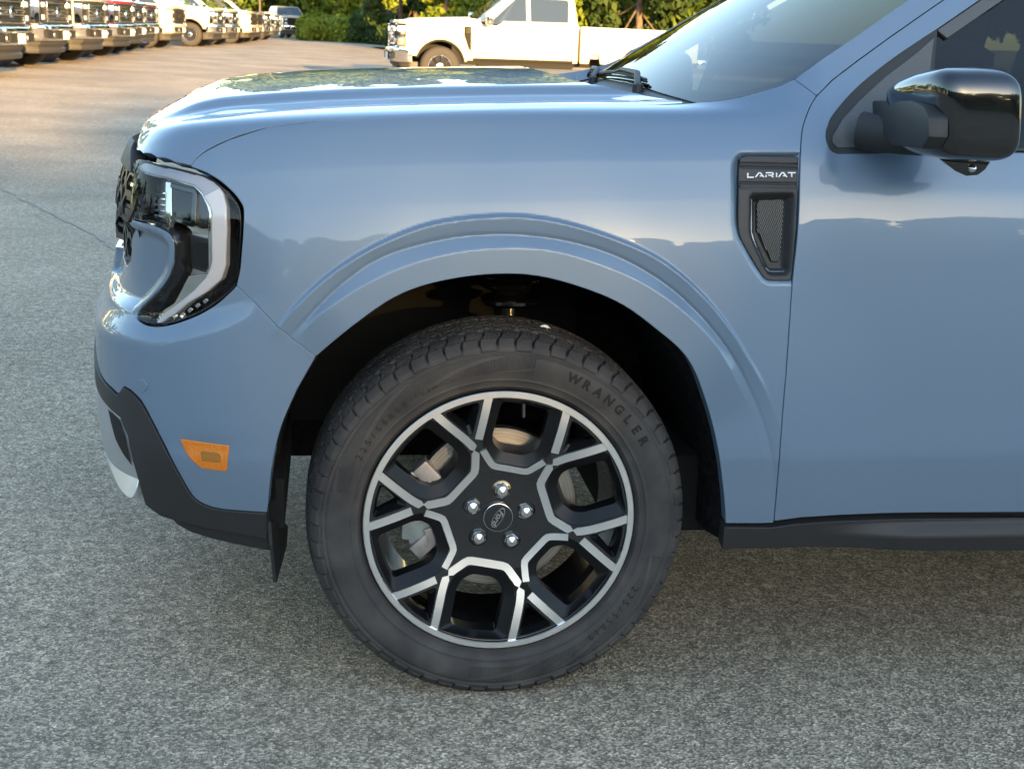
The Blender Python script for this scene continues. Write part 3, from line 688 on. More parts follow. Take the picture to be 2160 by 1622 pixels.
# ------------------------------------------------------------------ grille: dark recess with rings of hexagons
gpoly = np.vstack([trU([(281, 344), (280, 400), (280, 465), (279, 500), (277, 545), (266, 562)]), [(-1.10, .60), (-1.69, .60), (-1.69, .83), (-1.10, .83)]])
gpoly = np.vstack([trU([(281, 350), (280, 400), (280, 465), (279, 500), (277, 545), (266, 562)]), [(-.95, .595), (-1.69, .590), (-1.69, .88), (-.95, .90)]])
grille = panel('grille', side_d, gpoly, 'dark', pickup, h=.03, flange=0, depth=.03)
tb = np.vstack([trU([(258, 340), (279, 350), (279, 367), (258, 360)]), [(-.95, .79), (-1.69, .775), (-1.69, .81), (-.95, .825)]])
panel('grille_top_bar', side_d, np.vstack([trU([(280, 350)]), [(-.90, .850), (-1.69, .838), (-1.69, .782), (-.90, .798)], trU([(280, 366)])]), 'black_plastic', grille, h=.02, flange=.03, depth=-.004)
mat('grille_black', (.012, .012, .013), rough=.38)
gz0 = trU([(280, 392), (280, 440), (280, 478), (280, 528)])
rows = [gz0[0][1], gz0[1][1], gz0[2][1], gz0[3][1]]
mb = None
for ri, v_ in enumerate(rows):
    for k in range(10):
        u_ = gz0[ri][0]-.035-.098*k-(.0 if ri % 2 == 0 else .012)
        if u_ < -1.66: continue
        hx = np.array([(u_+.043*math.cos(a), v_+.024*math.sin(a)*1.1) for a in np.linspace(0, 2*math.pi, 7)[:-1]])
        m_ = MB(); strip_mesh(m_, side_d, hx, .012, .003 if ri % 2 == 0 else .001, .028, closed=True)
        strip_mesh(m_, side_d, [(u_-.034, v_), (u_+.034, v_)], .007, .006, .025)
        m_.build('grille_ring', 'grille_black', grille, smooth=30)
        if ri % 2 == 0 and k < 1:
            c_ = MB(); strip_mesh(c_, side_d, [(u_+.014, v_+.001), (u_+.030, v_+.001)], .006, .002, .015); c_.build('grille_stud', 'chrome', grille)
# ------------------------------------------------------------------ door mirror
def mpt(px, py, Y): return on_plane(px, py, Y=Y)
def superbox(mb, c, half, n=32, e=.38, ez=.46, shear=None, mi=0):
    vs = []; f = lambda w, m: math.copysign(abs(w)**m, w)
    for i in range(n+1):
        t = -math.pi/2+math.pi*i/n
        for k in range(2*n):
            p = 2*math.pi*k/(2*n); x = f(math.cos(t), ez)*f(math.cos(p), e); y = f(math.cos(t), ez)*f(math.sin(p), e); z = f(math.sin(t), ez)
            v = np.array([x, y, z]); v = shear(v) if shear else v
            vs.append(np.array(c)+v*np.array(half))
    fs = [(i*2*n+k, i*2*n+(k+1) % (2*n), (i+1)*2*n+(k+1) % (2*n), (i+1)*2*n+k) for i in range(n) for k in range(2*n)]
    return mb.add(vs, fs, mi)
A = mpt(1868, 250, .01); B = mpt(2158, 250, -.20); top = mpt(2010, 138, -.09); bt = mpt(2010, 335, -.09)
mirror_c = np.array([(mpt(1998, 235, -.09))[0], -.095, (top[2]+bt[2])/2]); mirror_h = (top[2]-bt[2])/2
mb = MB()
def sh(v):
    x, y, z = v; o = np.array([x, y, z], float)
    o[0] += .32*y*-1*.6-.10*z+.18*(y*y)*.6                # swept back towards the tip
    o[2] *= 1-.10*max(0, y)-.05*max(0, -x)
    if z > 0: o[2] -= .20*max(0, y*.9+.5)*z*max(0, .8-x*.4)
    return o
superbox(mb, mirror_c, (.074, .104, mirror_h), e=.30, shear=sh)
mirror = mb.build('door_mirror', 'gloss_black', pickup, smooth=60)
mb = MB()
mb.tube([mpt(1815, 275, .045), mpt(1870, 285, .0), mpt(1945, 292, -.05), mpt(1975, 295, -.075)], [.034, .033, .031, .02], 14, flat=.55)
mb.build('mirror_arm', 'black_plastic', mirror, smooth=50, bevel=None)
mb = MB()
xf = mirror_c[0]-.070
q = [on_plane(*p, X=xf+.012) for p in ((1862, 213), (1945, 213), (1972, 224), (1985, 248), (1985, 290), (1970, 315), (1905, 308), (1864, 268))]
n = len(q); qa = [p+np.array([-.022, 0, 0]) for p in q]; qb = [p+np.array([.014, .0, 0]) for p in q]
mb.add(qa+qb, [tuple(range(n))[::-1], tuple(range(n, 2*n))]+[(i, (i+1) % n, n+(i+1) % n, n+i) for i in range(n)])
mb.build('mirror_knuckle', 'black_plastic', mirror, smooth=40, bevel=.006)
mb = MB(); cpt = mirror_c+np.array([.012, -.02, -mirror_h])
prof = [(1980, 333), (2088, 336), (2076, 355), (2060, 367), (2036, 369), (2012, 358)]
q = [mpt(*p, -.10) for p in prof]; n = len(q); qa = [p+np.array([-.012, -.03, 0]) for p in q]; qb = [p+np.array([.012, .05, .0]) for p in q]
mb.add(qa+qb, [tuple(range(n))[::-1], tuple(range(n, 2*n))]+[(i, (i+1) % n, n+(i+1) % n, n+i) for i in range(n)])
pod = mb.build('camera_pod', 'gloss_black', mirror, smooth=40, bevel=.004)
c_ = mpt(2052, 356, -.135); mb = MB(); mb.lathe([(0, -.006), (.004, -.005), (.007, 0), (.008, .006)], n=20, c=c_); mb.build('camera_lens', 'chrome', pod, smooth=60)
# ------------------------------------------------------------------ wheels
HUB_Z, TYRE_R, RIM_R = .357, .367, .2585
def face_y(r): return .002+.030*(1-ss(.06, .235, r))
_gx = np.arange(-.27, .2701, .004); _GX, _GZ = np.meshgrid(_gx, _gx, indexing='ij'); _GR = np.hypot(_GX, _GZ)
face_s = Sheet(_gx, _gx, np.stack([_GX, face_y(_GR), _GZ], 2))
if face_s.N[60, 60][1] > 0: face_s = Sheet(_gx, _gx, face_s.P, flip=True)
def rot2(p, deg_): a = rad(deg_); p = np.asarray(p, float)*RIM_R; return np.stack([p[:, 0]*math.cos(a)-p[:, 1]*math.sin(a), p[:, 0]*math.sin(a)+p[:, 1]*math.cos(a)], 1)
def rounded(poly, r=.02, n=3):
    p = np.asarray(poly, float); out = []; m = len(p)
    for i in range(m):
        a, b, c = p[i-1], p[i], p[(i+1) % m]; u = (a-b)/np.linalg.norm(a-b); v = (c-b)/np.linalg.norm(c-b); k = min(r, .4*np.linalg.norm(a-b), .4*np.linalg.norm(c-b))
        for t in np.linspace(0, 1, n+1): out.append((1-t)**2*(b+u*k)+2*t*(1-t)*b+t*t*(b+v*k))
    return np.array(out)
mat('nut_steel', (.80, .79, .78), rough=.22, metal=1)
mat('rim_black', (.008, .008, .009), rough=.16, coat=1, coat_rough=.03)
m_ = mat('machined', (.86, .87, .89), rough=.34, metal=1)
m_ = mat('tyre_rubber', (.040, .037, .036), rough=.72, spec=.35)
def tyre_material(m_):
    nt = m_.node_tree; N = nt.nodes; L = nt.links; b = N['Principled BSDF']
    tc = N.new('ShaderNodeTexCoord'); sx = N.new('ShaderNodeSeparateXYZ'); L.new(tc.outputs['Object'], sx.inputs[0])
    def M(op, a, b_=None, c=None):
        n = N.new('ShaderNodeMath'); n.operation = op
        for i, v in enumerate((a, b_, c)):
            if v is None: continue
            if hasattr(v, 'is_linked'): L.new(v, n.inputs[i])
            else: n.inputs[i].default_value = v
        return n.outputs[0]
    ang = M('ARCTAN2', sx.outputs['Z'], sx.outputs['X']); r2 = M('ADD', M('MULTIPLY', sx.outputs['X'], sx.outputs['X']), M('MULTIPLY', sx.outputs['Z'], sx.outputs['Z'])); r = M('SQRT', r2)
    ridg = M('SINE', M('MULTIPLY', ang, 620.0))
    band = M('MULTIPLY', M('GREATER_THAN', r, .296), M('LESS_THAN', r, .3285))
    sec = M('GREATER_THAN', M('SINE', M('ADD', M('MULTIPLY', ang, 2.0), -2.75)), .05)
    step = M('GREATER_THAN', M('SINE', M('ADD', M('MULTIPLY', ang, 11.0), M('MULTIPLY', r, 190.0))), -.75)
    msk = M('MULTIPLY', M('MULTIPLY', band, sec), step)
    nz = N.new('ShaderNodeTexNoise'); nz.inputs['Scale'].default_value = 600; L.new(tc.outputs['Object'], nz.inputs['Vector'])
    h = M('ADD', M('MULTIPLY', ridg, M('MULTIPLY', msk, .5)), M('MULTIPLY', nz.outputs['Fac'], .35)); h = M('ADD', h, M('MULTIPLY', msk, -1.0))
    bp = N.new('ShaderNodeBump'); bp.inputs['Distance'].default_value = .0012; bp.inputs['Strength'].default_value = 1.0; L.new(h, bp.inputs['Height']); L.new(bp.outputs[0], b.inputs['Normal'])
    n2 = N.new('ShaderNodeTexNoise'); n2.inputs['Scale'].default_value = 14; n2.inputs['Detail'].default_value = 5; L.new(tc.outputs['Object'], n2.inputs['Vector'])
    cr = N.new('ShaderNodeValToRGB'); cr.color_ramp.elements[0].position = .35; cr.color_ramp.elements[1].position = .68
    cr.color_ramp.elements[0].color = (.030, .028, .028, 1); cr.color_ramp.elements[1].color = (.058, .053, .049, 1)
    L.new(n2.outputs['Fac'], cr.inputs['Fac']); L.new(cr.outputs[0], b.inputs['Base Color'])
tyre_material(m_)
mat('tyre_letter', (.016, .015, .015), rough=.8, spec=.25)
mat('rotor_metal', (.33, .29, .25), rough=.38, metal=1)
def rotor_material(m_):
    nt = m_.node_tree; N = nt.nodes; L = nt.links; b = N['Principled BSDF']
    tc = N.new('ShaderNodeTexCoord'); sx = N.new('ShaderNodeVectorMath'); sx.operation = 'MULTIPLY'; sx.inputs[1].default_value = (1, 0, 1); L.new(tc.outputs['Object'], sx.inputs[0])
    ln = N.new('ShaderNodeVectorMath'); ln.operation = 'LENGTH'; L.new(sx.outputs[0], ln.inputs[0])
    n = N.new('ShaderNodeTexNoise'); n.noise_dimensions = '1D'; n.inputs['Scale'].default_value = 420; n.inputs['Detail'].default_value = 3; L.new(ln.outputs['Value'], n.inputs['W'])
    cr = N.new('ShaderNodeValToRGB'); cr.color_ramp.elements[0].position = .3; cr.color_ramp.elements[1].position = .7
    cr.color_ramp.elements[0].color = (.26, .24, .22, 1); cr.color_ramp.elements[1].color = (.50, .47, .43, 1); L.new(n.outputs['Fac'], cr.inputs['Fac']); L.new(cr.outputs[0], b.inputs['Base Color'])
    bp = N.new('ShaderNodeBump'); bp.inputs['Distance'].default_value = .0004; L.new(n.outputs['Fac'], bp.inputs['Height']); L.new(bp.outputs[0], b.inputs['Normal'])
rotor_material(MATS['rotor_metal'])
mat('caliper_zinc', (.40, .44, .43), rough=.42, metal=.75, noise=(40, .8, 1.2))
mat('caliper_cast', (.36, .33, .31), rough=.55, metal=.7, noise=(50, .75, 1.2))

wheel = empty('wheel', (0, .028, HUB_Z))
wheel.parent = pickup
# tyre: profile swept round with real tread blocks, sipes and shoulder lugs
prof = np.array([(.252, .018), (.2595, .010), (.264, .002), (.270, -.003), (.280, -.008), (.294, -.0125), (.308, -.0150), (.320, -.0150), (.330, -.0125), (.338, -.0085), (.345, -.003), (.351, .004), (.356, .0115), (.3600, .019), (.3630, .027), (.3650, .037), (.3662, .050), (.3668, .070), (.367, .105)])
pr = catmull(prof, 6); seg = np.concatenate([[0], np.cumsum(np.hypot(*np.diff(pr, axis=0).T))])
s_all = np.concatenate([np.linspace(0, seg[-1]*.42, 34)[:-1], np.linspace(seg[-1]*.42, seg[-1], 60)])
pr = np.stack([np.interp(s_all, seg, pr[:, 0]), np.interp(s_all, seg, pr[:, 1])], 1)
pr = np.vstack([pr, (pr[::-1][1:])*[1, -1]+[0, .21]])
tn = np.gradient(pr, axis=0); tn /= np.linalg.norm(tn, axis=1, keepdims=True); pn = np.stack([tn[:, 1], -tn[:, 0]], 1)
if pn[np.argmax(pr[:, 0])][0] < 0: pn = -pn
NA = 1536; ang = np.linspace(0, 2*math.pi, NA, endpoint=False); AA = ang[:, None]; rr_, yy_ = pr[:, 0][None], pr[:, 1][None]
NB = 66
ys = np.minimum(yy_, .21-yy_)                                        # mirrored side to side
tread = ss(.345, .352, rr_)
def saw(x): return np.abs((x % 1.0)-.5)*2                            # 0 at the middle of a gap line .. 1
ph = AA*NB/(2*math.pi)
sh_gap = 1-ss(.06, .16, 1-saw(ph+.35*ss(.0, .03, ys)))              # lateral grooves of the shoulder blocks
sh_zone = ss(-.012, -.004, ys)*(1-ss(.043, .046, ys))
sipe1 = (1-ss(.03, .10, np.abs(((ph*3+1.6*np.sin(ys*190)) % 1.0)-.5)*2))*ss(.006, .012, ys)*(1-ss(.040, .043, ys))
zig = .0035*np.sign(np.sin(AA*NB))*np.minimum(1, np.abs(np.sin(AA*NB))*3)
groove = lambda c, w: 1-ss(w*.55, w, np.abs(ys-c-zig))
g_all = np.maximum(groove(.047, .0050), groove(.076, .0048)); g_all = np.maximum(g_all, 0)
mid = (1-ss(.06, .20, 1-saw(ph*1.0+1.7*ys*30+.5)))*ss(.050, .053, ys)
sip2 = (1-ss(.05, .16, np.abs(((ph*3-2.2*np.sin(ys*230)) % 1.0)-.5)*2))*ss(.052, .055, ys)
dep = .0065*np.maximum(g_all*ss(.02, .03, ys), np.maximum(sh_gap*sh_zone, mid*.9))+.0035*np.maximum(sipe1, sip2)
# shoulder lugs stand out of the sidewall, alternating long and short
lug = .0022*sh_zone*0+.0040*(1-ss(.0, .002, np.abs(rr_-.3465)-.0085))*(ss(.10, .2, 1-saw(ph*.5)) * 0+1)*(1-sh_gap)*(yy_ < .02)
alt = (np.floor(ph) % 2 == 0)
lug = lug*np.where((rr_ < .3425) & alt, .25, 1)
ring = 1.7*(.0012*np.exp(-((rr_-.334)/.0012)**2)-.0010*np.exp(-((rr_-.330)/.0015)**2)+.0011*np.exp(-((rr_-.283)/.0012)**2)+.0012*np.exp(-((rr_-.2705)/.0018)**2))
D = -dep*tread+(lug+ring*(yy_ < .05))
Rv = rr_+pn[:, 0][None]*D; Yv = yy_+pn[:, 1][None]*D
K = pr.shape[0]
vv = np.stack([Rv*np.cos(AA), Yv+0*AA, Rv*np.sin(AA)], 2).reshape(-1, 3)
ii = np.arange(NA)[:, None]*K; jj = ((np.arange(NA)+1) % NA)[:, None]*K; q = np.arange(K-1)[None]
ff = np.stack([ii+q, ii+q+1, jj+q+1, jj+q], 2).reshape(-1, 4)
me = bpy.data.meshes.new('tyre'); me.vertices.add(len(vv)); me.vertices.foreach_set('co', vv.ravel()); me.loops.add(ff.size); me.loops.foreach_set('vertex_index', ff.ravel().astype(np.int32))
me.polygons.add(len(ff)); me.polygons.foreach_set('loop_start', np.arange(0, ff.size, 4, dtype=np.int32)); me.update(calc_edges=True); me.validate()
me.polygons.foreach_set('use_smooth', [True]*len(ff)); setmats(me, 'tyre_rubber'); me.set_sharp_from_angle(angle=rad(50))
tyre = link(bpy.data.objects.new('tyre', me), wheel)
def text_on_arc(word, r, a_start, a_end, size, name, parent, yfun, mname, lift=.0006, weight=.012):
    """letters moulded on the sidewall, reading clockwise with their feet to the hub"""
    mbt = MB(); n = len(word)
    for i, ch in enumerate(word):
        if ch == ' ': continue
        cu = bpy.data.curves.new('glyph', 'FONT'); cu.body = ch; cu.size = size; cu.align_x = 'CENTER'; cu.offset = weight*size; cu.resolution_u = 2
        ob = bpy.data.objects.new('glyph', cu); g = bpy.data.meshes.new_from_object(ob)
        a = rad(a_start+(a_end-a_start)*(i/max(1, n-1))); vs = []
        for v in g.vertices:
            rr = r+v.co.y-size*.35; aa = a-v.co.x/r; vs.append((rr*math.cos(aa), yfun(rr)-lift, rr*math.sin(aa)))
        fs = [tuple(p.vertices) for p in g.polygons]
        mbt.add(vs, fs)
        bpy.data.objects.remove(ob); bpy.data.curves.remove(cu); bpy.data.meshes.remove(g)
    return mbt.build(name, mname, parent, recalc=False)
yside = lambda r: float(np.interp(r, pr[:60, 0], pr[:60, 1]))
text_on_arc('WRANGLER', .3135, 66, 32, .0245, 'raised_name', tyre and wheel, yside, 'tyre_letter', weight=.05, lift=.0010)
text_on_arc('225/55R19', .3000, 153, 128, .0185, 'tyre_size_text', wheel, yside, 'tyre_letter', weight=.01)
text_on_arc('103H', .3000, 123, 116, .012, 'tyre_size_text', wheel, yside, 'tyre_letter', weight=.0)
text_on_arc('225/55R19', .3000, -27, -52, .0185, 'tyre_size_text', wheel, yside, 'tyre_letter', weight=.01)
# rim: barrel, spider with windows, machined lines
mb = MB(); mb.lathe([(.262, -.0005), (.2605, -.003), (.2570, -.0035), (.2480, -.001), (.2470, .006), (.2440, .020), (.236, .030), (.234, .10), (.226, .18), (.252, .205), (.256, .200), (.232, .175), (.240, .10), (.246, .03), (.262, .015)], n=96, closed=True)
rim = mb.build('rim', 'rim_black', wheel, smooth=50)
mb = MB(); mb.lathe([(.2470, -.0035), (.2476, -.0046), (.2580, -.0048), (.2592, -.0036), (.2592, -.001), (.2470, -.001)], n=128, closed=True)
mb.build('rim_edge', 'machined', wheel, smooth=40)
WIN = rounded([(.915, .262), (.60, .262), (.485, .228), (.405, .118), (.405, -.118), (.485, -.228), (.60, -.262), (.915, -.262), (.94, 0)], .05)
WIN2 = rounded([(.885, .178), (.60, .178), (.535, .158), (.475, .085), (.475, -.085), (.535, -.158), (.60, -.178), (.885, -.178), (.90, 0)], .04)
TRI = rounded([(.925, .140), (.935, 0), (.925, -.140), (.70, -.012), (.70, .012)], .04)
TRI2 = rounded([(.905, .105), (.913, 0), (.905, -.105), (.755, -.012), (.755, .012)], .03)
A0 = 19.0
outer = np.array([(.952*math.cos(a), .952*math.sin(a)) for a in np.linspace(0, 2*math.pi, 121)[:-1]])*RIM_R
lug_c = [np.array([math.cos(rad(84+72*k)), math.sin(rad(84+72*k))])*.0545 for k in range(5)]
lug_h = [c+np.array([(math.cos(a)*.0190, math.sin(a)*.0190) for a in np.linspace(0, 2*math.pi, 21)[:-1]]) for c in lug_c]
cap_h = np.array([(math.cos(a)*.0285, math.sin(a)*.0285) for a in np.linspace(0, 2*math.pi, 33)[:-1]])
wins = [rot2(WIN, A0+60*k) for k in range(6)]; wins2 = [rot2(WIN2, A0+60*k) for k in range(6)]
tris = [rot2(TRI, A0+30+60*k) for k in range(6)]; tris2 = [rot2(TRI2, A0+30+60*k) for k in range(6)]
holes = wins+tris+lug_h
spider = panel('spokes', face_s, outer, 'rim_black', wheel, h=.007, holes=holes, flange=0, gap=0)
mb = MB()
for lst1, lst2, d1, d2 in ((wins, wins2, .017, .052), (tris, tris2, .014, .040)):
    for a, b in zip(lst1, lst2):
        n = len(a); r0 = face_s.pt(a, 0); r1_ = face_s.pt(a, .003); r2_ = face_s.pt(b, d1); r3_ = face_s.pt(b, d2)
        mb.add(np.vstack([r0, r1_, r2_, r3_]), [(r*n+i, r*n+(i+1) % n, (r+1)*n+(i+1) % n, (r+1)*n+i) for r in range(3) for i in range(n)])
for c in lug_c: mb.lathe([(.0190, float(face_y(.0545))), (.0180, float(face_y(.0545))+.014), (.0105, float(face_y(.0545))+.016)], n=20, c=(c[0], 0, c[1]))
mat('rim_wall', (.007, .007, .008), rough=.34, spec=.25); mb.build('spoke_walls', 'rim_wall', wheel, smooth=35, recalc=False)
mb = MB(); mb.lathe([(.0, .034), (.078, .034), (.10, .050), (.10, .075), (.07, .08)], n=40); mb.build('hub_pad', 'rim_black', wheel, smooth=40)
LINE_A = [(.955, .300), (.62, .300), (.525, .292), (.475, .262), (.372, .148), (.372, -.148), (.475, -.262), (.525, -.292), (.62, -.300), (.955, -.300)]
LINE_B1 = [(.500, .232), (.462, .200), (.388, .130), (.388, -.130), (.462, -.200), (.500, -.232)]
LINE_B2 = [(.955, .292), (.585, .287)]
LINE_B3 = [(.955, -.292), (.585, -.287)]
for k in range(6):
    for ln, w in (((LINE_A, .0150),) if k % 2 == 0 else ((LINE_B1, .0130), (LINE_B2, .0150), (LINE_B3, .0150))):
        p = np.asarray(ln, float)
        if len(p) > 4:
            q = [p[0]]
            for i in range(1, len(p)-1):
                a, b, c = p[i-1], p[i], p[i+1]; u = (a-b)/np.linalg.norm(a-b); v = (c-b)/np.linalg.norm(c-b); kk = .03
                q += [b+u*kk, b+(u+v)*kk*.22, b+v*kk]
            p = np.array(q+[p[-1]])
        mb = MB(); strip_mesh(mb, face_s, resample(rot2(p, A0+60*k), .012), w, -.0022, .004); mb.build('machined_line', 'machined', wheel, smooth=30)
for c in lug_c:
    y0 = float(face_y(.0545))
    mb = MB(); mb.lathe([(.0178, y0+.012), (.0178, y0+.003), (.0166, y0+.001), (.0150, y0+.004), (.0138, y0+.006), (.0130, y0+.010)], n=24, c=(c[0], 0, c[1]), closed=True)
    mb.lathe([(.0142, y0+.010), (.0142, y0-.005), (.0116, y0-.0085)], n=6, c=(c[0], 0, c[1]), a0=.3, a1=.3+2*math.pi)
    mb.lathe([(.0114, y0-.0075), (.0098, y0-.0120), (.005, y0-.0135), (0, y0-.0165)], n=20, c=(c[0], 0, c[1]))
    mb.build('lug_nut', 'nut_steel', wheel, smooth=30)
mb = MB(); mb.lathe([(.0283, .034), (.0283, .0285), (.0270, .0265), (.024, .0262), (0, .0255)], n=48); cap = mb.build('centre_cap', 'rim_black', wheel, smooth=35)
mb = MB(); mb.lathe([(.0286, .029), (.0286, .0260), (.0276, .0256), (.0276, .027)], n=48, closed=True); mb.build('cap_ring', 'alu', cap, smooth=40)
mb = MB(); mb.lathe([(1.0, 0), (1.0, -.0006), (.93, -.0006), (.93, 0)], n=48, closed=True)
oa = rad(-118)
def capmap(x, y): return (x*math.cos(oa)-y*math.sin(oa), x*math.sin(oa)+y*math.cos(oa))
ov = MB(); ov.add([(*(lambda q: (q[0], .0258+v[1], q[1]))(capmap(v[0]*.0215, v[2]*.0088)),) for v in mb.v], mb.f)
cu = bpy.data.curves.new('glyph', 'FONT'); cu.body = 'Ford'; cu.size = .0165; cu.align_x = 'CENTER'; cu.shear = .35; cu.offset = .0002; ob = bpy.data.objects.new('glyph', cu); g = bpy.data.meshes.new_from_object(ob)
ov.add([(lambda q: (q[0], .0250, q[1]))(capmap(v.co.x, v.co.y-.0052)) for v in g.vertices], [tuple(p.vertices) for p in g.polygons])
bpy.data.objects.remove(ob); bpy.data.curves.remove(cu); ov.build('oval_emblem', 'alu', cap, recalc=False)
mb = MB(); vp = np.array([.234*math.cos(rad(80)), .02, .234*math.sin(rad(80))]); mb.tube([vp+[0, .02, .0], vp+[0, .004, -.004], vp+[0, -.002, -.028]], [.004, .004, .0035], 8); mb.build('valve_stem', 'black_plastic', wheel, smooth=50)
# brake behind the wheel
mb = MB(); mb.lathe([(.062, .058), (.078, .060), (.080, .084), (.090, .088), (.1615, .088), (.1628, .089), (.1628, .112), (.1615, .113), (.06, .113)], n=96, closed=False)
mb.build('brake_disc', 'rotor_metal', pickup, smooth=30, loc=(0, .028, HUB_Z-.002))
cal = MB()
ca = lambda a, r, y: (r*math.cos(rad(a)), y, r*math.sin(rad(a)))
def block(mb, a, r, y, size, tilt=0): mb.box(ca(a, r, y), size, Matrix.Rotation(-rad(a+tilt), 3, 'Y'))
block(cal, 178, .150, .083, (.064, .050, .125)); block(cal, 160, .156, .078, (.05, .03, .05), 10); block(cal, 196, .152, .078, (.05, .03, .05), -10)
caliper = cal.build('brake_caliper', 'caliper_zinc', pickup, smooth=30, bevel=.006, loc=(0, .028, HUB_Z))
for a_, r_, y_, sz, tl in ((151, .150, .070, (.060, .034, .034), -18), (158, .134, .060, (.030, .022, .026), 0), (205, .150, .070, (.060, .034, .032), 18), (199, .132, .060, (.026, .02, .03), 0), (166, .122, .060, (.016, .012, .02), 0)):
    brk = MB(); block(brk, a_, r_, y_, sz, tl); brk.build('caliper_bracket', 'caliper_cast', caliper, smooth=30, bevel=.004)
sp = MB()
for da, rr in ((0, .105), (4, .112)):
    sp.tube([ca(168+da, .150, .058), ca(165+da, rr, .056), ca(176, rr-.004, .054), ca(189-da, rr, .056), ca(188-da, .150, .058)], .0016, 6)
sp.build('caliper_spring', 'alu', caliper, smooth=60)
# the other three wheels share the meshes
def copy_tree(o, parent=None):
    c = o.copy(); COL.objects.link(c); c.parent = parent
    for ch in list(o.children): copy_tree(ch, c)
    return c
for loc, rz in (((3.076, .028, HUB_Z), 0), ((0, 1.816, HUB_Z), math.pi), ((3.076, 1.816, HUB_Z), math.pi)):
    w = copy_tree(wheel, pickup); w.location = loc; w.rotation_euler = (0, 0, rz)
# wheel housing, strut, flap
mb = MB()
op = np.array([(-.455, .385), (-.452, .45), (-.42, .58), (-.36, .68), (-.27, .765), (-.15, .825), (0, .845), (.15, .825), (.27, .765), (.36, .68), (.42, .58), (.452, .45), (.458, .305)])
op = catmull(op, 4); n = len(op)
for y0, y1 in ((.020, .62),):
    mb.add([(p[0], y0, p[1]) for p in op]+[(p[0]*.93, .10, .36+(p[1]-.36)*.975) for p in op]+[(p[0]*.90, y1, .36+(p[1]-.36)*.95) for p in op], [(r*n+i, r*n+i+1, (r+1)*n+i+1, (r+1)*n+i) for r in range(2) for i in range(n-1)])
mb.add([(p[0]*.90, .62, .36+(p[1]-.36)*.95) for p in op]+[(.45, .62, .30), (-.45, .62, .30)], [tuple(range(n+2))])
mb.build('wheel_liner', 'felt', pickup, smooth=50, recalc=False)
mb = MB()
mb.tube([(.035, .25, .56), (.035, .30, .86)], .030, 14); mb.lathe([(.02, 0), (.052, 0), (.060, .006), (.060, .012), (.03, .02), (.045, .03), (.05, .045), (.03, .05)], axis='Z', c=(.035, .255, .735), n=24)
mb.lathe([(.02, .05), (.07, .055), (.075, .06), (.02, .075)], axis='Z', c=(.035, .26, .735), n=24)
mb.build('suspension_strut', 'gloss_black', pickup, smooth=40)
mb = MB(); mb.box((.02, .27, .80), (.15, .03, .03), Matrix.Rotation(.12, 3, 'Y')); mb.build('strut_bracket', 'gloss_black', pickup, bevel=.004, smooth=40)
mb = MB(); mb.lathe([(.0, -.004), (.008, -.004), (.008, .01), (.013, .012), (.013, .02)], n=12, c=(.088, .125, .705)); mb.build('strut_bolt', 'caliper_zinc', pickup, smooth=40)
# flap hanging in front of the wheel
fl = [on_plane(564, 1100, Y=.035), on_plane(568, 1150, Y=.035), on_plane(577, 1229, Y=.06)]; fr_ = [on_plane(590, 1098, Y=.17), on_plane(601, 1110, Y=.20), on_plane(599, 1150, Y=.20)]
mb = MB(); A_ = [fl[0], fl[1], fl[2], fr_[2], fr_[1], fr_[0]]; mb.add([p for p in A_]+[p+np.array([.006, .001, 0]) for p in A_], [(0, 1, 2, 3, 4, 5), (11, 10, 9, 8, 7, 6)]+[(i, 6+i, 6+(i+1) % 6, (i+1) % 6) for i in range(6)])
mb.build('air_flap', 'black_plastic', pickup)
# underbody and the far half of the body
mb = MB(); mb.box((-.437, .92, .37), (.06, 1.62, .10)); mb.box((1.75, .92, .36), (3.0, 1.5, .16)); mb.box((1.75, .92, .60), (2.45, 1.66, .30)); mb.box((-.22, .92, .62), (.9, .70, .44)); mb.box((3.1, .92, .72), (2.0, 1.2, .3)); mb.box((0, .92, .40), (.10, 1.4, .08)); mb.box((3.076, .92, .36), (.10, 1.5, .1))
mb.build('underbody', 'dark', pickup)
for o in (fender, bumper, door):
    c = o.copy(); COL.objects.link(c); c.scale = (1, -1, 1); c.location = (0, 1.844, 0); c.parent = pickup
for o in list(pickup.children):
    if o.name.split('.')[0] in ('rear_door', 'bed_side', 'windscreen_pillar', 'headlight', 'bumper_cladding', 'skid_plate', 'rocker_cladding', 'window_glass', 'rear_window', 'sill', 'wheel_liner', 'door_mirror') and o.name.count('.') == 0:
        c = copy_tree(o, pickup); c.scale = (1, -1, 1); c.location = (0, 1.844, 0)
mb = MB()
tp = [side_d.at([(u_, roof_v)])[0] for u_ in np.linspace(pil_top[0]-.05, 2.36, 10)]
ys_ = np.linspace(0, 1, 9); vs = [(p[0], p[1]*(1-t)+(1.844-p[1])*t, p[2]+.05*math.sin(math.pi*t)**.7) for p in tp for t in ys_]
mb.add(vs, [(i*9+k, i*9+k+1, (i+1)*9+k+1, (i+1)*9+k) for i in range(9) for k in range(8)]); mb.build('roof', 'paint_blue', pickup, smooth=60, recalc=True)
mb = MB(); mb.box((2.46, .92, .82), (.05, 1.68, .62)); mb.box((4.17, .92, .78), (.05, 1.7, .46)); mb.box((3.3, .92, .74), (1.7, 1.66, .05)); mb.build('cargo_bed', 'paint_blue', pickup, bevel=.01, smooth=40)
mb = MB(); mb.box((2.42, .92, 1.1), (.04, 1.45, .1)); mb.build('cab_rear_wall', 'dark', pickup)
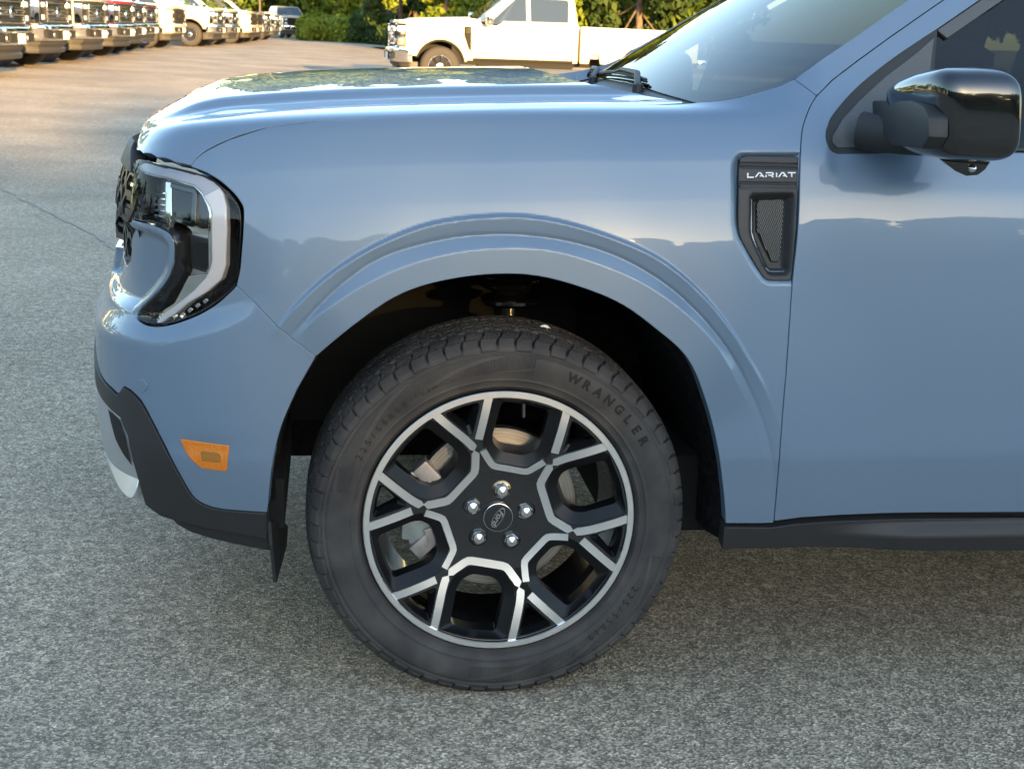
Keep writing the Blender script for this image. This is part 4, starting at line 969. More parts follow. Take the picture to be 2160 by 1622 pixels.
# cabin
mat('seat_cloth', (.035, .034, .036), rough=.85, noise=(200, .8, 1.3))
mat('seat_grey', (.16, .16, .15), rough=.8)
for x_, y_ in ((1.30, .50), (1.30, 1.34)):
    s_ = MB(); s_.box((x_, y_, .98), (.16, .48, .60), Matrix.Rotation(.22, 3, 'Y')); s_.box((x_-.28, y_, .72), (.52, .50, .16)); st = s_.build('front_seat', 'seat_cloth', pickup, bevel=.04, smooth=60)
    h_ = MB(); h_.box((x_+.10, y_, 1.37), (.11, .27, .19), Matrix.Rotation(.2, 3, 'Y')); h_.build('headrest', 'seat_cloth', st, bevel=.035, smooth=60)
mb = MB(); mb.box((2.0, .92, .98), (.16, 1.3, .62), Matrix.Rotation(.2, 3, 'Y')); mb.box((1.75, .92, .72), (.5, 1.3, .16)); mb.build('rear_seat', 'seat_cloth', pickup, bevel=.05, smooth=60)
ds = MB(); ds.add([(.42, .22, 1.09), (.42, 1.62, 1.09), (.62, .20, 1.115), (.62, 1.64, 1.115), (.86, .18, 1.10), (.86, 1.66, 1.10), (.92, .18, .90), (.92, 1.66, .90), (.80, .2, .6), (.80, 1.64, .6)], [(0, 1, 3, 2), (2, 3, 5, 4), (4, 5, 7, 6), (6, 7, 9, 8)])
ds.build('dashboard', 'seat_cloth', pickup, smooth=40)
st = MB(); ring_ = [(.98+.16*.35*math.sin(a), .50+.18*math.cos(a), 1.02+.18*math.sin(a)) for a in np.linspace(0, 2*math.pi, 33)]; st.tube(ring_, .015, 8, cap=False); st.tube([(.86, .5, .95), (.97, .5, 1.02)], .04, 10); st.build('steering_wheel', 'black_plastic', pickup, smooth=60)
# ------------------------------------------------------------------ ground
def asphalt_material():
    m = mat('asphalt', (.1, .1, .1), rough=.82, spec=.35); nt = m.node_tree; N = nt.nodes; L = nt.links; b = N['Principled BSDF']
    tc = N.new('ShaderNodeTexCoord')
    v = N.new('ShaderNodeTexVoronoi'); v.inputs['Scale'].default_value = 205; L.new(tc.outputs['Object'], v.inputs['Vector'])
    cr = N.new('ShaderNodeValToRGB'); cr.color_ramp.interpolation = 'LINEAR'
    e = cr.color_ramp.elements; e[0].position = 0; e[0].color = (.16, .134, .102, 1); e[1].position = 1; e[1].color = (.70, .58, .43, 1)
    for p, c in ((.35, (.24, .20, .152, 1)), (.62, (.385, .322, .243, 1)), (.86, (.50, .42, .318, 1))): q = e.new(p); q.color = c
    sx = N.new('ShaderNodeSeparateColor'); L.new(v.outputs['Color'], sx.inputs[0]); L.new(sx.outputs[0], cr.inputs['Fac'])
    n = N.new('ShaderNodeTexNoise'); n.inputs['Scale'].default_value = .55; n.inputs['Detail'].default_value = 8; n.inputs['Roughness'].default_value = .6; L.new(tc.outputs['Object'], n.inputs['Vector'])
    c2 = N.new('ShaderNodeValToRGB'); c2.color_ramp.elements[0].position = .30; c2.color_ramp.elements[0].color = (.66, .65, .63, 1); c2.color_ramp.elements[1].position = .72; c2.color_ramp.elements[1].color = (1.22, 1.20, 1.15, 1); L.new(n.outputs['Fac'], c2.inputs['Fac'])
    n3 = N.new('ShaderNodeTexNoise'); n3.inputs['Scale'].default_value = 28; n3.inputs['Detail'].default_value = 4; L.new(tc.outputs['Object'], n3.inputs['Vector'])
    c3 = N.new('ShaderNodeValToRGB'); c3.color_ramp.elements[0].position = .3; c3.color_ramp.elements[0].color = (.72, .72, .72, 1); c3.color_ramp.elements[1].position = .7; c3.color_ramp.elements[1].color = (1.25, 1.25, 1.25, 1); L.new(n3.outputs['Fac'], c3.inputs['Fac'])
    m1 = N.new('ShaderNodeMix'); m1.data_type = 'RGBA'; m1.blend_type = 'MULTIPLY'; m1.inputs[0].default_value = 1; L.new(cr.outputs[0], m1.inputs[6]); L.new(c2.outputs[0], m1.inputs[7])
    m2 = N.new('ShaderNodeMix'); m2.data_type = 'RGBA'; m2.blend_type = 'MULTIPLY'; m2.inputs[0].default_value = 1; L.new(m1.outputs[2], m2.inputs[6]); L.new(c3.outputs[0], m2.inputs[7])
    L.new(m2.outputs[2], b.inputs['Base Color'])
    bp = N.new('ShaderNodeBump'); bp.inputs['Distance'].default_value = .004; bp.inputs['Strength'].default_value = .7; L.new(v.outputs['Distance'], bp.inputs['Height']); L.new(bp.outputs[0], b.inputs['Normal'])
asphalt_material()
def ground_z(x, y):
    """the lot climbs gently towards the row of pickups on the left"""
    l = (x-CP[0])*math.cos(_s)-(y-CP[1])*math.sin(_s); d = (x-CP[0])*math.sin(_s)+(y-CP[1])*math.cos(_s)
    return .20*ss(2.0, 11.0, -l)*ss(10, 26, d)
gxs = np.unique(np.concatenate([[-400, -200, -100, -60], np.arange(-40, 20.1, 1.0), [40, 100, 200, 400]])); gys = np.unique(np.concatenate([[-400, -100, -20], np.arange(0, 120.1, 1.5), [150, 250, 600]]))
gx_, gy_ = np.meshgrid(gxs, gys, indexing='ij'); gzz = ground_z(gx_, gy_); ny = len(gys)
gm = MB(); gm.add(np.stack([gx_, gy_, gzz], 2).reshape(-1, 3), [(i*ny+j, (i+1)*ny+j, (i+1)*ny+j+1, i*ny+j+1) for i in range(len(gxs)-1) for j in range(ny-1)])
tag(gm.build('asphalt_lot', 'asphalt', smooth=30), kind='structure')
def gpt(px, py, z=0.0): return on_plane(px, py, Z=z)
mat('crack_filler', (.17, .145, .118), rough=.6)
mb = MB()
for k, pts in enumerate(([(0, 398), (60, 425), (130, 462), (205, 500), (260, 540)], [(560, 118), (660, 128), (760, 146), (830, 150)], [(640, 135), (690, 124), (760, 128)])):
    p = catmull([gpt(*q)[:2] for q in pts], 10); p = p+rng.normal(0, .012, p.shape); w = (.010, .04, .03)[k]
    t = np.gradient(p, axis=0); t /= np.linalg.norm(t, axis=1, keepdims=True); o = np.stack([-t[:, 1], t[:, 0]], 1)*w*(.5+rng.random((len(p), 1))); n = len(p)
    mb.add([(*q, .004) for q in p+o]+[(*q, .004) for q in p-o], [(i, i+1, n+i+1, n+i) for i in range(n-1)])
tag(mb.build('crack_seal', 'crack_filler'), kind='structure')
# ------------------------------------------------------------------ big pickups parked behind (local +X is the nose, front axle at the origin)
mat('paint_white', (.52, .48, .40), rough=.35, coat=1)
mat('paint_red', (.42, .012, .020), rough=.35, coat=1)
mat('paint_maroon', (.16, .008, .028), rough=.35, coat=1)
mat('paint_navy', (.025, .050, .14), rough=.35, coat=1)
mat('paint_sand', (.46, .38, .29), rough=.4, coat=1)
mat('paint_charcoal', (.045, .047, .05), rough=.35, coat=1)
mat('valance_grey', (.034, .033, .033), rough=.6)
mat('truck_tyre', (.035, .032, .030), rough=.8, bump=(60, .006))
mat('dark_glass', (.020, .028, .030), rough=.04, coat=1, spec=.8)
mat('lamp_white', (.72, .74, .76), rough=.12, coat=1)
mat('lamp_amber', (.70, .25, .02), rough=.2, coat=1)
mat('plate_white', (.75, .76, .74), rough=.4)
mat('gap_dark', (.01, .01, .01), rough=.9)
def arc_cut(xc, zc, r, a0, a1, n=14): return [(xc+r*math.cos(rad(a)), zc+r*math.sin(rad(a))) for a in np.linspace(a0, a1, n)]
def make_wheel(parent, x, y, s, R=.435, rimm='chrome'):
    w = MB(); W = .27; w.lathe([(.25, s*.02), (.262, s*.0), (.33, s*-.012), (R-.055, s*-.004), (R-.018, s*.025), (R, s*.06), (R, s*(W-.06)), (R-.03, s*W), (.25, s*W)], n=40, c=(x, y, R))
    o = w.build('wheel', 'truck_tyre', parent, smooth=40)
    q = MB(); q.lathe([(.262, s*.004), (.255, s*-.006), (.24, s*.004), (.228, s*.03), (.222, s*.07)], n=40, c=(x, y, R))
    for k in range(8):
        a = 2*math.pi*k/8+.2; q.tube([(x+.07*math.cos(a), y+s*.022, R+.07*math.sin(a)), (x+.225*math.cos(a), y+s*.022, R+.225*math.sin(a))], [.030, .040], 6, flat=.45, up=(0, 1, 0))
    q.lathe([(0, s*-.02), (.035, s*-.02), (.045, s*-.005), (.085, s*.004), (.095, s*.03)], n=24, c=(x, y, R))
    q.build('rim', rimm, o, smooth=40)
    d = MB(); d.lathe([(0, s*.06), (.23, s*.06)], n=24, c=(x, y, R)); d.build('wheel_back', 'gap_dark', o)
    return o
def make_truck(name, label, paint, loc, heading, group, chrome=True, sub='chrome', rear=-4.47, bed=True, amber=False, detail=True):
    t = empty(name, loc, heading, label, 'pickup truck', group)
    HW = 1.0; bump_m = 'chrome' if chrome else paint
    bedx = -3.06
    # lower body: bonnet, wings and doors, with the front arch cut out
    prof = [(-3.0, .60), (-.58, .60), (-.56, .56), (-.53, .56)]+arc_cut(0, .47, .545, 170, 20)+[(.60, .66), (.72, .66), (.74, .80), (.74, 1.30), (.72, 1.385), (.3, 1.425), (-.35, 1.45), (-.72, 1.46), (-.80, 1.40), (-1.0, 1.325), (-1.20, 1.33), (-1.34, 1.40), (-3.0, 1.405)]
    m = MB(); m.prism(prof, 'Y', -HW, HW); body = m.build('body', paint, t, bevel=.035, smooth=35)
    m = MB(); m.box((-1.6, 0, .75), (2.7, 1.9, .5)); m.box((.25, 0, .86), (1.1, 1.10, .5)); m.box((-3.4, 0, .62), (4.4, 1.0, .24)); m.build('chassis', 'gap_dark', t)
    # greenhouse, leaning in
    gh = [(-.74, 1.40), (-1.50, 1.985), (-1.75, 2.03), (-2.65, 2.03), (-2.93, 1.99), (-3.0, 1.40)]
    m = MB(); n = len(gh); wy = lambda z: .955-.20*max(0, (z-1.40)/.63)
    m.add([(x, -wy(z), z) for x, z in gh]+[(x, wy(z), z) for x, z in gh], [tuple(range(n)), tuple(range(2*n-1, n-1, -1))]+[(i, n+i, n+(i+1) % n, (i+1) % n) for i in range(n)])
    m.build('cab_roof', paint, t, bevel=.04, smooth=40)
    sidew = [[(-1.02, 1.36), (-1.20, 1.355), (-1.36, 1.43), (-1.86, 1.435), (-1.86, 1.93), (-1.66, 1.93)], [(-1.95, 1.435), (-2.78, 1.44), (-2.80, 1.88), (-2.76, 1.92), (-1.95, 1.93)]]
    for s in (-1, 1):
        for pw in sidew:
            m = MB(); n = len(pw); f = lambda z, o: s*(wy(z)+o) if z > 1.40 else s*(wy(1.40)+o+.03)
            m.add([(x, f(z, .006), z) for x, z in pw]+[(x, f(z, -.02), z) for x, z in pw], [tuple(range(n)), tuple(range(2*n-1, n-1, -1))]+[(i, n+i, n+(i+1) % n, (i+1) % n) for i in range(n)])
            m.build('window', 'dark_glass', t)
    a, b = Vector((-.80, 0, 1.455)), Vector((-1.475, 0, 1.965)); nrm = Vector((.60, 0, .80))
    m = MB(); m.add([a+Vector((0, -.86, 0))+nrm*.012, a+Vector((0, .86, 0))+nrm*.012, b+Vector((0, .70, 0))+nrm*.012, b+Vector((0, -.70, 0))+nrm*.012, a+Vector((0, -.86, 0))-nrm*.03, a+Vector((0, .86, 0))-nrm*.03, b+Vector((0, .70, 0))-nrm*.03, b+Vector((0, -.70, 0))-nrm*.03], [(0, 1, 2, 3), (7, 6, 5, 4), (0, 4, 5, 1), (1, 5, 6, 2), (2, 6, 7, 3), (3, 7, 4, 0)]); m.build('windscreen', 'dark_glass', t)
    # bonnet bulge
    m = MB(); m.add([(.80, -.55, 1.345), (.80, .55, 1.345), (-.70, .62, 1.45), (-.70, -.62, 1.45), (.62, -.48, 1.43), (.62, .48, 1.43), (-.70, .55, 1.50), (-.70, -.55, 1.50)], [(0, 1, 5, 4), (1, 2, 6, 5), (2, 3, 7, 6), (3, 0, 4, 7), (4, 5, 6, 7), (3, 2, 1, 0)]); m.build('bonnet', paint, t, bevel=.03, smooth=40)
    m = MB(); m.box((.80, 0, 1.345), (.20, 1.94, .075)); m.box((.80, 0, .83), (.16, 1.94, .03)); m.build('nose_panel', paint, t, bevel=.015, smooth=40)
    # grille, lamps, bumper
    m = MB(); m.box((.82, 0, 1.06), (.21, 1.32, .46)); g = m.build('grille', 'gap_dark', t, bevel=.01)
    bars = MB()
    for z in (.885, 1.235): bars.box((.935, 0, z), (.05, 1.26, .035))
    for z in (1.02, 1.10): bars.box((.945, 0, z), (.05, 1.26, .038))
    for s in (-1, 1): bars.box((.94, s*.62, 1.06), (.05, .05, .38)); bars.box((.945, s*.22, 1.06), (.045, .035, .10))
    tag(bars.build('grille_bars', sub, g, bevel=.006, smooth=40), kind='stuff')
    cell = MB()
    for z in (.93, .965, 1.165, 1.20):
        for k in range(-9, 10): cell.box((.930, k*.064+(.03 if round(z*1000) % 2 else 0), z), (.02, .042, .018))
    tag(cell.build('grille_cells', sub, g), kind='stuff')
    m = MB(); m.lathe([(0, .02), (.085, .018), (.095, 0), (.095, -.02)], axis='X', n=24, c=(.962, 0, 1.06)); m.build('badge', 'chrome' if sub == 'chrome' else 'gap_dark', g, smooth=50)
    for s in (-1, 1):
        m = MB(); m.box((.825, s*.82, 1.075), (.21, .345, .48)); h = m.build('headlight', 'gap_dark', t, bevel=.03, smooth=40)
        for z_ in (1.19, .96): m = MB(); m.box((.925, s*.80, z_), (.03, .17, .095)); m.build('lamp_lens', 'lamp_white', h, bevel=.015, smooth=40)
        m = MB(); m.box((.84, s*.975, 1.06), (.17, .05, .40)); m.box((.925, s*.83, 1.292), (.04, .30, .022)); m.box((.925, s*.83, .845), (.04, .30, .022)); m.build('lamp_surround', sub if sub == 'chrome' else 'lamp_white', h, bevel=.012, smooth=40)
        if amber: m = MB(); m.box((.84, s*.992, 1.05), (.07, .03, .34)); m.build('lamp_reflector', 'lamp_amber', h, bevel=.008)
    bz = [(.80, .50), (.98, .52), (1.03, .58), (1.02, .70), (1.06, .74), (1.05, .81), (.98, .83), (.84, .83)]
    m = MB(); n = len(bz); ysn = [-1.02, -.90, -.55, .55, .90, 1.02]; offs = [-.30, -.07, 0, 0, -.07, -.30]
    m.add([(x+o*(1 if x > .9 else .7), y, z) for y, o in zip(ysn, offs) for x, z in bz], [tuple(range(n))[::-1], tuple(5*n+i for i in range(n))]+[(k*n+i, k*n+(i+1) % n, (k+1)*n+(i+1) % n, (k+1)*n+i) for k in range(5) for i in range(n)])
    fb = m.build('front_bumper', bump_m, t, bevel=.012, smooth=40)
    for s in (-1, 1):
        m = MB(); m.prism([(s*.83, .575), (s*.40, .555), (s*.38, .715), (s*.86, .715)], 'X', .94, 1.028); m.build('fog_recess', 'gap_dark', fb)
        m = MB(); m.lathe([(0, .02), (.035, .01), (.04, -.02)], axis='X', n=18, c=(1.02, s*.50, .64)); m.build('fog_lamp', 'lamp_white', fb, smooth=50)
    m = MB(); m.box((1.03, 0, .635), (.04, .70, .15)); m.build('intake', 'gap_dark', fb)
    m = MB(); m.box((1.065, .12, .63), (.02, .31, .16)); m.build('number_plate', 'plate_white', fb)
    vz = [(.74, .27), (.90, .29), (.92, .36), (.88, .40), (.94, .46), (.95, .53), (.75, .53)]
    m = MB(); n = len(vz); ysn = [-.93, -.80, -.4, .4, .80, .93]; offs = [-.28, -.09, 0, 0, -.09, -.28]
    m.add([(x+o, y, z) for y, o in zip(ysn, offs) for x, z in vz], [tuple(range(n))[::-1], tuple(5*n+i for i in range(n))]+[(k*n+i, k*n+(i+1) % n, (k+1)*n+(i+1) % n, (k+1)*n+i) for k in range(5) for i in range(n)])
    m.build('valance', 'valance_grey', t, bevel=.01, smooth=40)
    # sides: door gaps, handles, vent, mirrors, step
    for s in (-1, 1):
        for x in (-.68, -1.90, -2.88):
            m = MB(); m.box((x, s*1.0005, 1.0), (.012, .004, .74)); m.build('door_gap', 'gap_dark', body)
        for x in (-1.72, -2.72):
            m = MB(); m.box((x, s*1.015, 1.225), (.22, .03, .035)); m.build('door_handle', paint, body, bevel=.008, smooth=40)
        m = MB(); m.prism([(-.50, 1.30), (-.66, 1.30), (-.66, .78), (-.60, .84), (-.50, 1.12)], 'Y', s*.985, s*1.012); v = m.build('side_vent', 'gap_dark', body)
        m = MB(); m.prism([(-.54, 1.26), (-.64, 1.27), (-.64, 1.15), (-.54, 1.16)], 'Y', s*1.0, s*1.018); m.build('vent_trim', 'chrome', v)
        m = MB(); m.prism([(-.74, .735), (-1.02, .735), (-1.02, .752), (-.74, .755)], 'Y', s*.99, s*1.006); m.build('door_badge', 'valance_grey', body)
        m = MB(); m.tube([(-.98, s*.98, 1.38), (-1.00, s*1.16, 1.40)], .035, 8); mr = m.build('mirror_arm', 'gap_dark', t, smooth=50)
        m = MB(); m.box((-1.00, s*1.22, 1.47), (.15, .20, .28)); m.build('mirror_shell', 'chrome' if chrome else 'gap_dark', mr, bevel=.05, smooth=60)
        m = MB(); m.box((-1.85, s*.93, .50), (2.1, .16, .07)); m.build('step_bar', 'gap_dark', t, bevel=.02, smooth=40)
        m = MB(); m.box((-1.8, s*.99, .625), (2.2, .03, .05)); m.build('sill_trim', 'gap_dark', t)
        fl_ = MB(); a_ = arc_cut(0, .47, .545, 172, 18, 20); b_ = arc_cut(0, .47, .50, 172, 18, 20)
        n = len(a_); fl_.add([(x, s*1.004, z) for x, z in a_]+[(x, s*1.0, z) for x, z in b_]+[(x, s*.6, z) for x, z in b_], [(r*n+i, r*n+i+1, (r+1)*n+i+1, (r+1)*n+i) for r in range(2) for i in range(n-1)]); fl_.build('arch_liner', 'gap_dark', t, recalc=False)
        for x in (0, rear): make_wheel(t, x, s*.985, -s)
    m = MB(); m.box((0, 0, .45), (.16, 1.6, .16)); m.box((rear, 0, .45), (.2, 1.6, .2)); m.build('axles', 'gap_dark', t)
    if bed:
        for s in (-1, 1):
            pb = [(bedx, 1.375), (bedx, .60), (rear+.62, .60)]+arc_cut(rear, .46, .54, 12, 168)[0:]+[(rear-.62, .64), (rear-1.25, .70), (rear-1.27, 1.35)]
            pb = [(bedx, 1.375), (bedx, .60), (bedx-.20, .60), (bedx-.24, .80), (bedx-.42, .80), (bedx-.46, .60), (rear+.56, .60)]+arc_cut(rear, .46, .54, 15, 165)+[(rear-.60, .62), (rear-1.25, .68), (rear-1.27, 1.35)]
            m = MB(); m.prism(pb, 'Y', s*1.0, s*.90); bs = m.build('bed_side', paint, t, bevel=.015, smooth=35)
            if s: m = MB(); m.prism([(bedx-.45, 1.05), (bedx-.65, 1.05), (bedx-.65, 1.25), (bedx-.45, 1.25)], 'Y', s*.99, s*1.003); m.build('filler_flap', paint, bs)
        m = MB(); m.box((rear-1.22, 0, 1.02), (.08, 1.82, .64)); m.build('tailgate', paint, t, bevel=.015)
        m = MB(); m.box((bedx-.04, 0, 1.0), (.06, 1.82, .70)); m.box(((bedx+rear-1.25)/2, 0, .74), (-(rear-1.25-bedx), 1.82, .06)); m.build('bed_floor', paint, t)
        m = MB(); m.box((rear-1.38, 0, .66), (.22, 1.9, .2)); m.build('rear_bumper', bump_m, t, bevel=.03, smooth=40)
    return t
def gplace(px, depth):
    """point on the ground seen under picture column px at a given distance along the view axis"""
    x = (px-1080)/FPX*depth
    # solve on the ground plane: CP + CA*depth + CR*x + CU*y, z = 0
    y = -(CP[2]+CA[2]*depth+CR[2]*x)/CU[2]
    P = CP+CA*depth+CR*x+CU*y
    for _ in range(4):
        zg = float(ground_z(P[0], P[1])); y = (zg-(CP[2]+CA[2]*depth+CR[2]*x))/CU[2]; P = CP+CA*depth+CR*x+CU*y
    return P
R_HEAD = rad(-7)
white_truck = make_truck('white_pickup', 'white long bed crew cab pickup parked side on behind the blue hood', 'paint_white', tuple(gplace(915, 29.6)), rad(180+3), None)
row = 'pickups nosed out in a row on the left'
ROW = [(22, 23.2, 'paint_white', True, 'white pickup with chrome bumper, nearest of the row, cut by the left edge'),
       (119, 27.2, 'paint_sand', True, 'sand coloured pickup with chrome bumper, second from the left edge'),
       (202, 30.6, 'paint_white', True, 'white chrome nosed pickup standing directly beside the red one'),
       (263, 34.8, 'paint_red', True, 'bright red pickup with white headlamp and chrome bumper'),
       (289, 38.6, 'paint_navy', True, 'navy blue pickup squeezed between the red and the maroon ones'),
       (317, 42.4, 'paint_maroon', True, 'dark maroon pickup with chrome bumper beside a white one'),
       (376, 46.8, 'paint_white', False, 'white pickup with white bumper standing just before the concrete island'),
       (462, 52.0, 'paint_white', True, 'white pickup with chrome front wheel in full view past the island'),
       (493, 56.0, 'paint_white', True, 'white pickup with chrome bumper, first behind the one with the open wheel'),
       (534, 61, 'paint_white', False, 'white pickup with plain white bumper, far along the row'),
       (546, 65, 'paint_white', False, 'white bumpered pickup half hidden near the far end of the row'),
       (564, 70, 'paint_charcoal', True, 'charcoal pickup near the far end of the row'),
       (584, 76, 'paint_white', True, 'last white pickup at the far end of the row')]
for px, d, paint, chrome, lab in ROW:
    make_truck('parked_pickup', lab, paint, tuple(gplace(px, d)-np.array([math.cos(R_HEAD), math.sin(R_HEAD), 0])*.9), R_HEAD, row, chrome=chrome, sub='chrome' if chrome else 'gap_dark').scale = (1.03, 1.03, 1.03)
# service-body truck far away, facing the camera
ut = make_truck('service_truck', 'small white service body truck facing us in front of the hedge', 'paint_white', tuple(gplace(620, 88)), rad(-72), None, sub='gap_dark', bed=False, rear=-4.2)
m = MB(); m.box((-4.2, 0, 1.15), (2.2, 2.2, .95)); sb = m.build('service_body', 'paint_white', ut, bevel=.03)
for k in range(4):
    m = MB(); m.box((-3.45-k*.5, -1.105, 1.15), (.44, .02, .75)); m.build('locker_door', 'paint_white', sb, bevel=.01)
    m = MB(); m.box((-3.45-k*.5, -1.12, 1.2), (.05, .02, .08)); m.build('locker_handle', 'gap_dark', sb)
# ------------------------------------------------------------------ kerbs, planting, trees
mat('kerb_concrete', (.42, .37, .30), rough=.9, noise=(3, .8, 1.15), bump=(40, .004))
mat('mulch', (.22, .13, .065), rough=1, noise=(8, .6, 1.4), bump=(30, .03))
def leaf_mat(name, a, b, trans=.35):
    m = bpy.data.materials.new(name); m.use_nodes = True; MATS[name] = m; nt = m.node_tree; N = nt.nodes; L = nt.links; p = N['Principled BSDF']
    g = N.new('ShaderNodeNewGeometry'); cr = N.new('ShaderNodeValToRGB'); cr.color_ramp.elements[0].color = (*a, 1); cr.color_ramp.elements[1].color = (*b, 1)
    L.new(g.outputs['Random Per Island'], cr.inputs['Fac']); L.new(cr.outputs[0], p.inputs['Base Color']); p.inputs['Roughness'].default_value = .6; p.inputs['Specular IOR Level'].default_value = .25
    t = N.new('ShaderNodeBsdfTranslucent'); L.new(cr.outputs[0], t.inputs[0]); mx = N.new('ShaderNodeMixShader'); mx.inputs[0].default_value = trans
    L.new(p.outputs[0], mx.inputs[1]); L.new(t.outputs[0], mx.inputs[2]); L.new(mx.outputs[0], N['Material Output'].inputs[0])
leaf_mat('leaf_light', (.10, .15, .015), (.26, .30, .03)); leaf_mat('leaf_mid', (.055, .10, .018), (.14, .20, .03)); leaf_mat('leaf_dark', (.025, .055, .018), (.07, .11, .025)); leaf_mat('leaf_pine', (.03, .055, .02), (.075, .10, .03))
mat('bark', (.13, .095, .07), rough=.95, noise=(6, .6, 1.3), bump=(25, .03))
def leaves(n, blobs, size, seed):
    """leaf-sized faces spread through overlapping clumps: blobs = (x, y, z, rx, ry, rz)"""
    r = np.random.default_rng(seed); B = np.array(blobs, float); vol = B[:, 3]*B[:, 4]*B[:, 5]; k = r.choice(len(B), n, p=vol**.75/np.sum(vol**.75))
    d = r.normal(size=(n, 3)); d /= np.linalg.norm(d, axis=1, keepdims=True); rr = (r.random(n)**.33)[:, None]; rr = .45+.6*rr*r.random((n, 1))**.25
    c = B[k, :3]+d*B[k, 3:]*rr
    nr = d*.8+r.normal(size=(n, 3))*.6+[0, 0, .3]; nr /= np.linalg.norm(nr, axis=1, keepdims=True)
    a = np.cross(nr, r.normal(size=(n, 3))); a /= np.linalg.norm(a, axis=1, keepdims=True); b = np.cross(nr, a)
    s = size*(.6+.8*r.random((n, 1))); a = a*s; b = b*s*.62
    v = np.stack([c-a, c+b*.9-a*.1, c+a, c-b*.9-a*.1], 1).reshape(-1, 3); f = np.arange(4*n).reshape(-1, 4)
    return v, f
def leaf_mesh(name, n, blobs, size, seed, m):
    v, f = leaves(n, blobs, size, seed); me = bpy.data.meshes.new(name); me.vertices.add(len(v)); me.vertices.foreach_set('co', v.ravel()); me.loops.add(f.size); me.loops.foreach_set('vertex_index', f.ravel().astype(np.int32))
    me.polygons.add(len(f)); me.polygons.foreach_set('loop_start', np.arange(0, f.size, 4, dtype=np.int32)); me.update(calc_edges=True); setmats(me, m); return me
def blob_crown(h0, h1, rad_, n, seed):
    r = np.random.default_rng(seed); out = []
    for i in range(n):
        t = r.random(); z = h0+(h1-h0)*t; R = rad_*(math.sin(math.pi*(.18+.75*t)))**.8; a = r.random()*6.283; q = R*math.sqrt(r.random())*.85
        s = rad_*(.26+.22*r.random()); out.append((q*math.cos(a), q*math.sin(a), z, s, s, s*.8))
    return out
def trunk_mesh(name, h, r, blobs, seed):
    rr = np.random.default_rng(seed); m = MB(); top = Vector((rr.normal()*.2, rr.normal()*.2, h))
    pts = [Vector((0, 0, -.1)), Vector((rr.normal()*.08, rr.normal()*.08, h*.35)), Vector((rr.normal()*.15, rr.normal()*.15, h*.7)), top]
    m.tube(pts, [r*1.35, r, r*.75, r*.25], 10)
    for b in blobs[:9]:
        e = Vector(b[:3]); k = min(.85, max(.2, (e.z-h*.15)/h)); s_ = pts[1].lerp(top, k*.8); m.tube([s_, s_.lerp(e, .5)+Vector((0, 0, -.15)), e], [r*.4, r*.25, r*.08], 6)
    o = m.build(name, 'bark', None, smooth=60); me = o.data; bpy.data.objects.remove(o); return me
KINDS = {}
def tree_kind(key, h, crown0, R, nb, nl, size, seed, m, tr):
    bl = blob_crown(crown0, h, R, nb, seed); KINDS[key] = (leaf_mesh('crown', nl, bl, size, seed, m), trunk_mesh('trunk', h*.8, tr, bl, seed), h)
tree_kind('oak', 11, 2.2, 4.2, 26, 9000, .26, 11, 'leaf_mid', .22)
tree_kind('maple', 9, 1.5, 3.4, 24, 8000, .24, 12, 'leaf_light', .16)
tree_kind('holly', 7, .6, 2.4, 22, 7000, .20, 13, 'leaf_dark', .14)
tree_kind('pine', 15, 6, 3.0, 30, 8000, .24, 14, 'leaf_pine', .20)
tree_kind('myrtle', 5.5, 1.6, 2.4, 18, 6000, .17, 15, 'leaf_light', .10)
def tree(key, x, y, sc, label, group, rz=None, name='tree'):
    cm, tm, h = KINDS[key]; t = empty(name, (x, y, 0), random.random()*6.28 if rz is None else rz, label, 'tree', group); t.scale = (sc, sc, sc*random.uniform(.92, 1.1))
    link(bpy.data.objects.new('crown', cm), t); link(bpy.data.objects.new('trunk', tm), t); return t
g1 = 'trees of the wood behind the lot'
WOOD = []
for i in range(17):
    px = 505+i*62; d = 103+(i*37 % 11)
    if px > 1000: d -= (px-1000)*.055
    key = ('oak', 'holly', 'maple', 'oak', 'pine')[i % 5]; WOOD.append((px, d, key, 1.15))
for i in range(14):
    px = 520+i*72+20; d = 118+(i*53 % 17)
    if px > 1000: d -= (px-1000)*.05
    WOOD.append((px, d, ('pine', 'oak', 'holly', 'maple')[i % 4], 1.35))
names = {'oak': 'mid green broadleaf tree', 'holly': 'dark dense evergreen tree', 'maple': 'yellow green sunlit tree', 'pine': 'tall bare stemmed pine tree', 'myrtle': 'low bright many branched tree'}
for px, d, key, sc in WOOD:
    where = 'right above the service truck' if px < 640 else 'above the clipped hedge' if px < 780 else 'left of the white truck nose' if px < 860 else 'over the white truck hood' if px < 985 else 'behind the white truck cab' if px < 1200 else 'over the white truck bed' if px < 1400 else 'hidden behind the near windscreen'
    lab = names[key]+' of the wood '+where+(', back rank' if d > 112 or (px > 1000 and d+(px-1000)*.05 > 116) else ''); p = gplace(px, d); tree(key, p[0], p[1], sc, lab, g1)
